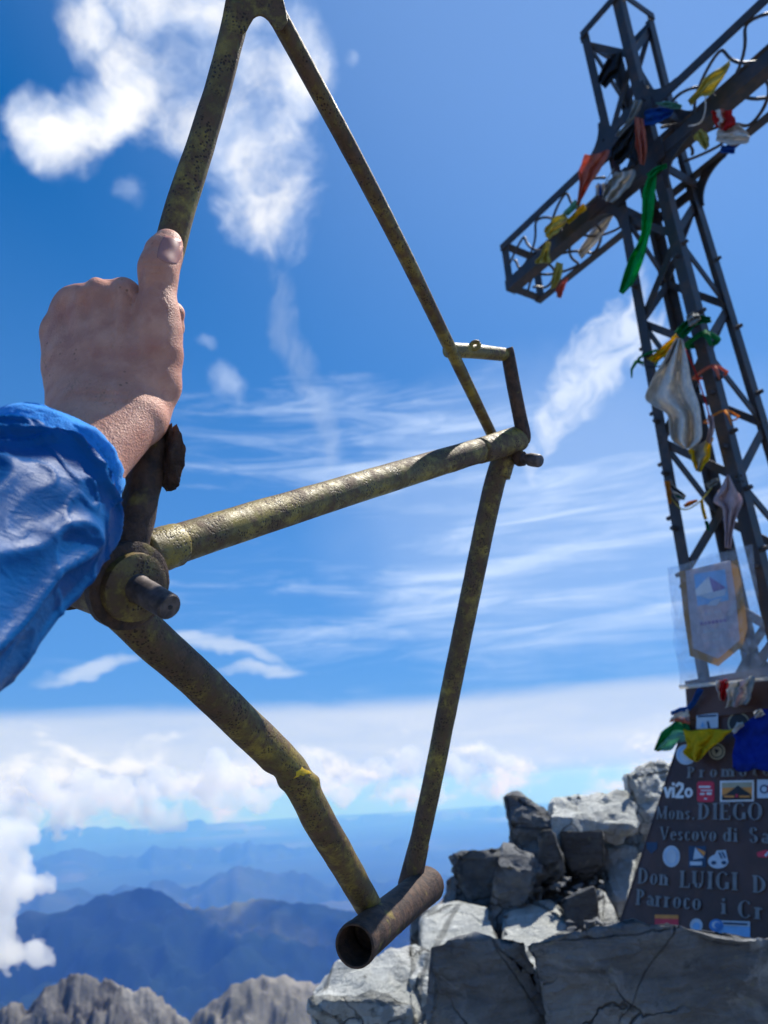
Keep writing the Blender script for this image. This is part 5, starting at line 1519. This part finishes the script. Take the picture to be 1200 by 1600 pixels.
def thumbnail():
    n = 13; ca, sa = math.cos(R(18)), math.sin(R(18)); G = {}
    for i in range(n):
        for j in range(n):
            u, v = i / (n - 1) * 2 - 1, j / (n - 1) * 2 - 1
            uu = u * math.sqrt(1 - 0.32 * v * v * (1.0 if v < 0 else 0.8)); vv = v * math.sqrt(1 - 0.30 * u * u)
            x, y = uu * 18.5, vv * 21
            p, nn = hit(266 + x * ca - y * sa - 0.0, 391 + x * sa + y * ca)
            if p is None: continue
            G[i, j] = p
    for _ in range(6):
        G = {k: 0.4 * p + 0.6 * np.mean([G[q] for q in ((k[0] + 1, k[1]), (k[0] - 1, k[1]), (k[0], k[1] + 1), (k[0], k[1] - 1)) if q in G] or [p], axis=0) if 0 < k[0] < n - 1 and 0 < k[1] < n - 1 else p for k, p in G.items()}
    for (i, j) in G:
        u, v = i / (n - 1) * 2 - 1, j / (n - 1) * 2 - 1
        G[i, j] = G[i, j] - ray(264, 391) * (0.0006 - 0.0009 * max(abs(u), max(0, v)) ** 4)
    mb = MB(); ids = {}
    for k, p in G.items(): ids[k] = len(mb.v); mb.v.append(tuple(p))
    for i in range(n - 1):
        for j in range(n - 1):
            q = [(i, j), (i, j + 1), (i + 1, j + 1), (i + 1, j)]
            if all(k in ids for k in q): mb.f.append(tuple(ids[k] for k in q)); mb.mi.append(0)
    o = mb.build('thumbnail', 'nail', person, True)
    s_ = o.modifiers.new('thick', 'SOLIDIFY'); s_.thickness = 0.0006; s_.offset = 0


thumbnail()


def arm_hair():
    r = random.Random(11); mb = MB()
    spots = [(r.uniform(98, 165), r.uniform(596, 632)) for _ in range(60)] + [(r.uniform(150, 235), r.uniform(608, 640)) for _ in range(26)] + [(r.uniform(66, 74), r.uniform(540, 600)) for _ in range(14)] + [(r.uniform(120, 190), r.uniform(650, 690)) for _ in range(22)]
    for x, y in spots:
        p, nn = hit(x, y)
        if p is None: continue
        L = r.uniform(.005, .011); t = UPV * r.uniform(0.4, 1.0) + RGT * r.uniform(-.8, .6)
        d1 = nn * 0.45 + t * 0.7; d2 = nn * 0.1 + t
        mb.tube([p - nn * .0003, p + d1 * L * .45, p + d1 * L * .45 + d2 * L * .5], [.00009, .00007, .00003], 3)
    o = mb.build('arm_hair', 'hair', person); o['kind'] = 'stuff'


arm_hair()


# jacket sleeve and its fleece cuff, whose brighter blue also paints light on it
def sleeve(name, path, m, fold, nu, nv, thick):
    pts, rr = pxpath(path, max(2, nu // (len(path) - 1))); nu = len(pts)
    T = np.gradient(pts, axis=0); T /= np.linalg.norm(T, axis=1)[:, None]
    mb = MB(); vs = []
    for i in range(nu):
        u = np.cross(T[i], UPV); u /= np.linalg.norm(u); w = np.cross(u, T[i])
        for k in range(nv):
            a = 2 * math.pi * k / nv; s_ = i / (nu - 1)
            o = u * math.cos(a) + w * math.sin(a)
            vs.append(pts[i] + o * (rr[i] + fold(s_, a, pts[i] + o * rr[i])))
    mb.add(vs, [(i * nv + k, i * nv + (k + 1) % nv, (i + 1) * nv + (k + 1) % nv, (i + 1) * nv + k) for i in range(nu - 1) for k in range(nv)])
    o = mb.build(name, m, person, True)
    md = o.modifiers.new('cloth thickness', 'SOLIDIFY'); md.thickness = thick; md.offset = -1
    return o


def fold_cuff(s_, a, p):
    g = 0.0005 * math.sin(a * 17 + 3 * math.sin(a * 2)) * math.sin(s_ * math.pi) + 0.0022 * mnoise.noise(Vector(p * 45))
    return g + 0.0012 * math.sin(s_ * math.pi) + 0.0005 * mnoise.noise(Vector(p * 400)) + 0.0014 * math.sin(s_ * 9.5 + a * 1.5 + 0.8)


def fold_slv(s_, a, p):
    q = Vector((math.cos(a) * 1.4 + s_ * 2.2, math.sin(a) * 1.4 - s_ * 1.5, s_ * 3.4))
    q = Vector((math.cos(a + s_ * 1.2) * 1.3, math.sin(a + s_ * 1.2) * 1.3, s_ * 3.2))
    r1 = 1 - abs(mnoise.noise(q * 1.15 + Vector((2, 5, 0)))) * 2.0
    lump = mnoise.noise(q * 0.8 + Vector((9, 9, 1)))
    q2 = Vector((math.cos(a) * 2.6, math.sin(a) * 2.6, s_ * 5 + a * 0.3))
    g = 0.0050 * r1 ** 4 if r1 > 0 else 0
    r2 = 1 - abs(mnoise.noise(Vector((math.cos(a - s_) * 2.2, math.sin(a - s_) * 2.2, s_ * 7.0)))) * 2.6
    g += 0.0030 * r2 ** 5 * math.exp(-s_ / 0.5) if r2 > 0 else 0
    g += 0.0016 * max(0, math.sin(a * 11 + 2.5 * mnoise.noise(Vector((a, s_ * 9, 1))))) * math.exp(-s_ / 0.06)
    return g + 0.0045 * lump + 0.0018 * mnoise.noise(q2) - 0.004 * math.exp(-(s_ / 0.03) ** 2)


sleeve('cuff', [(74, 731, .4345, 105), (70, 738, .4305, 110), (62, 748, .4250, 114), (50, 765, .4160, 117), (38, 782, .407, 117)], 'cuff', fold_cuff, 60, 220, 0.0022)
sleeve('sleeve', [(56, 757, .4195, 116), (46, 772, .4125, 125), (27, 800, .4000, 131), (-5, 838, .3810, 140), (-64, 893, .352, 145), (-155, 985, .315, 158), (-320, 1130, .265, 200), (-560, 1380, .215, 260)], 'nylon', fold_slv, 150, 200, 0.0012)
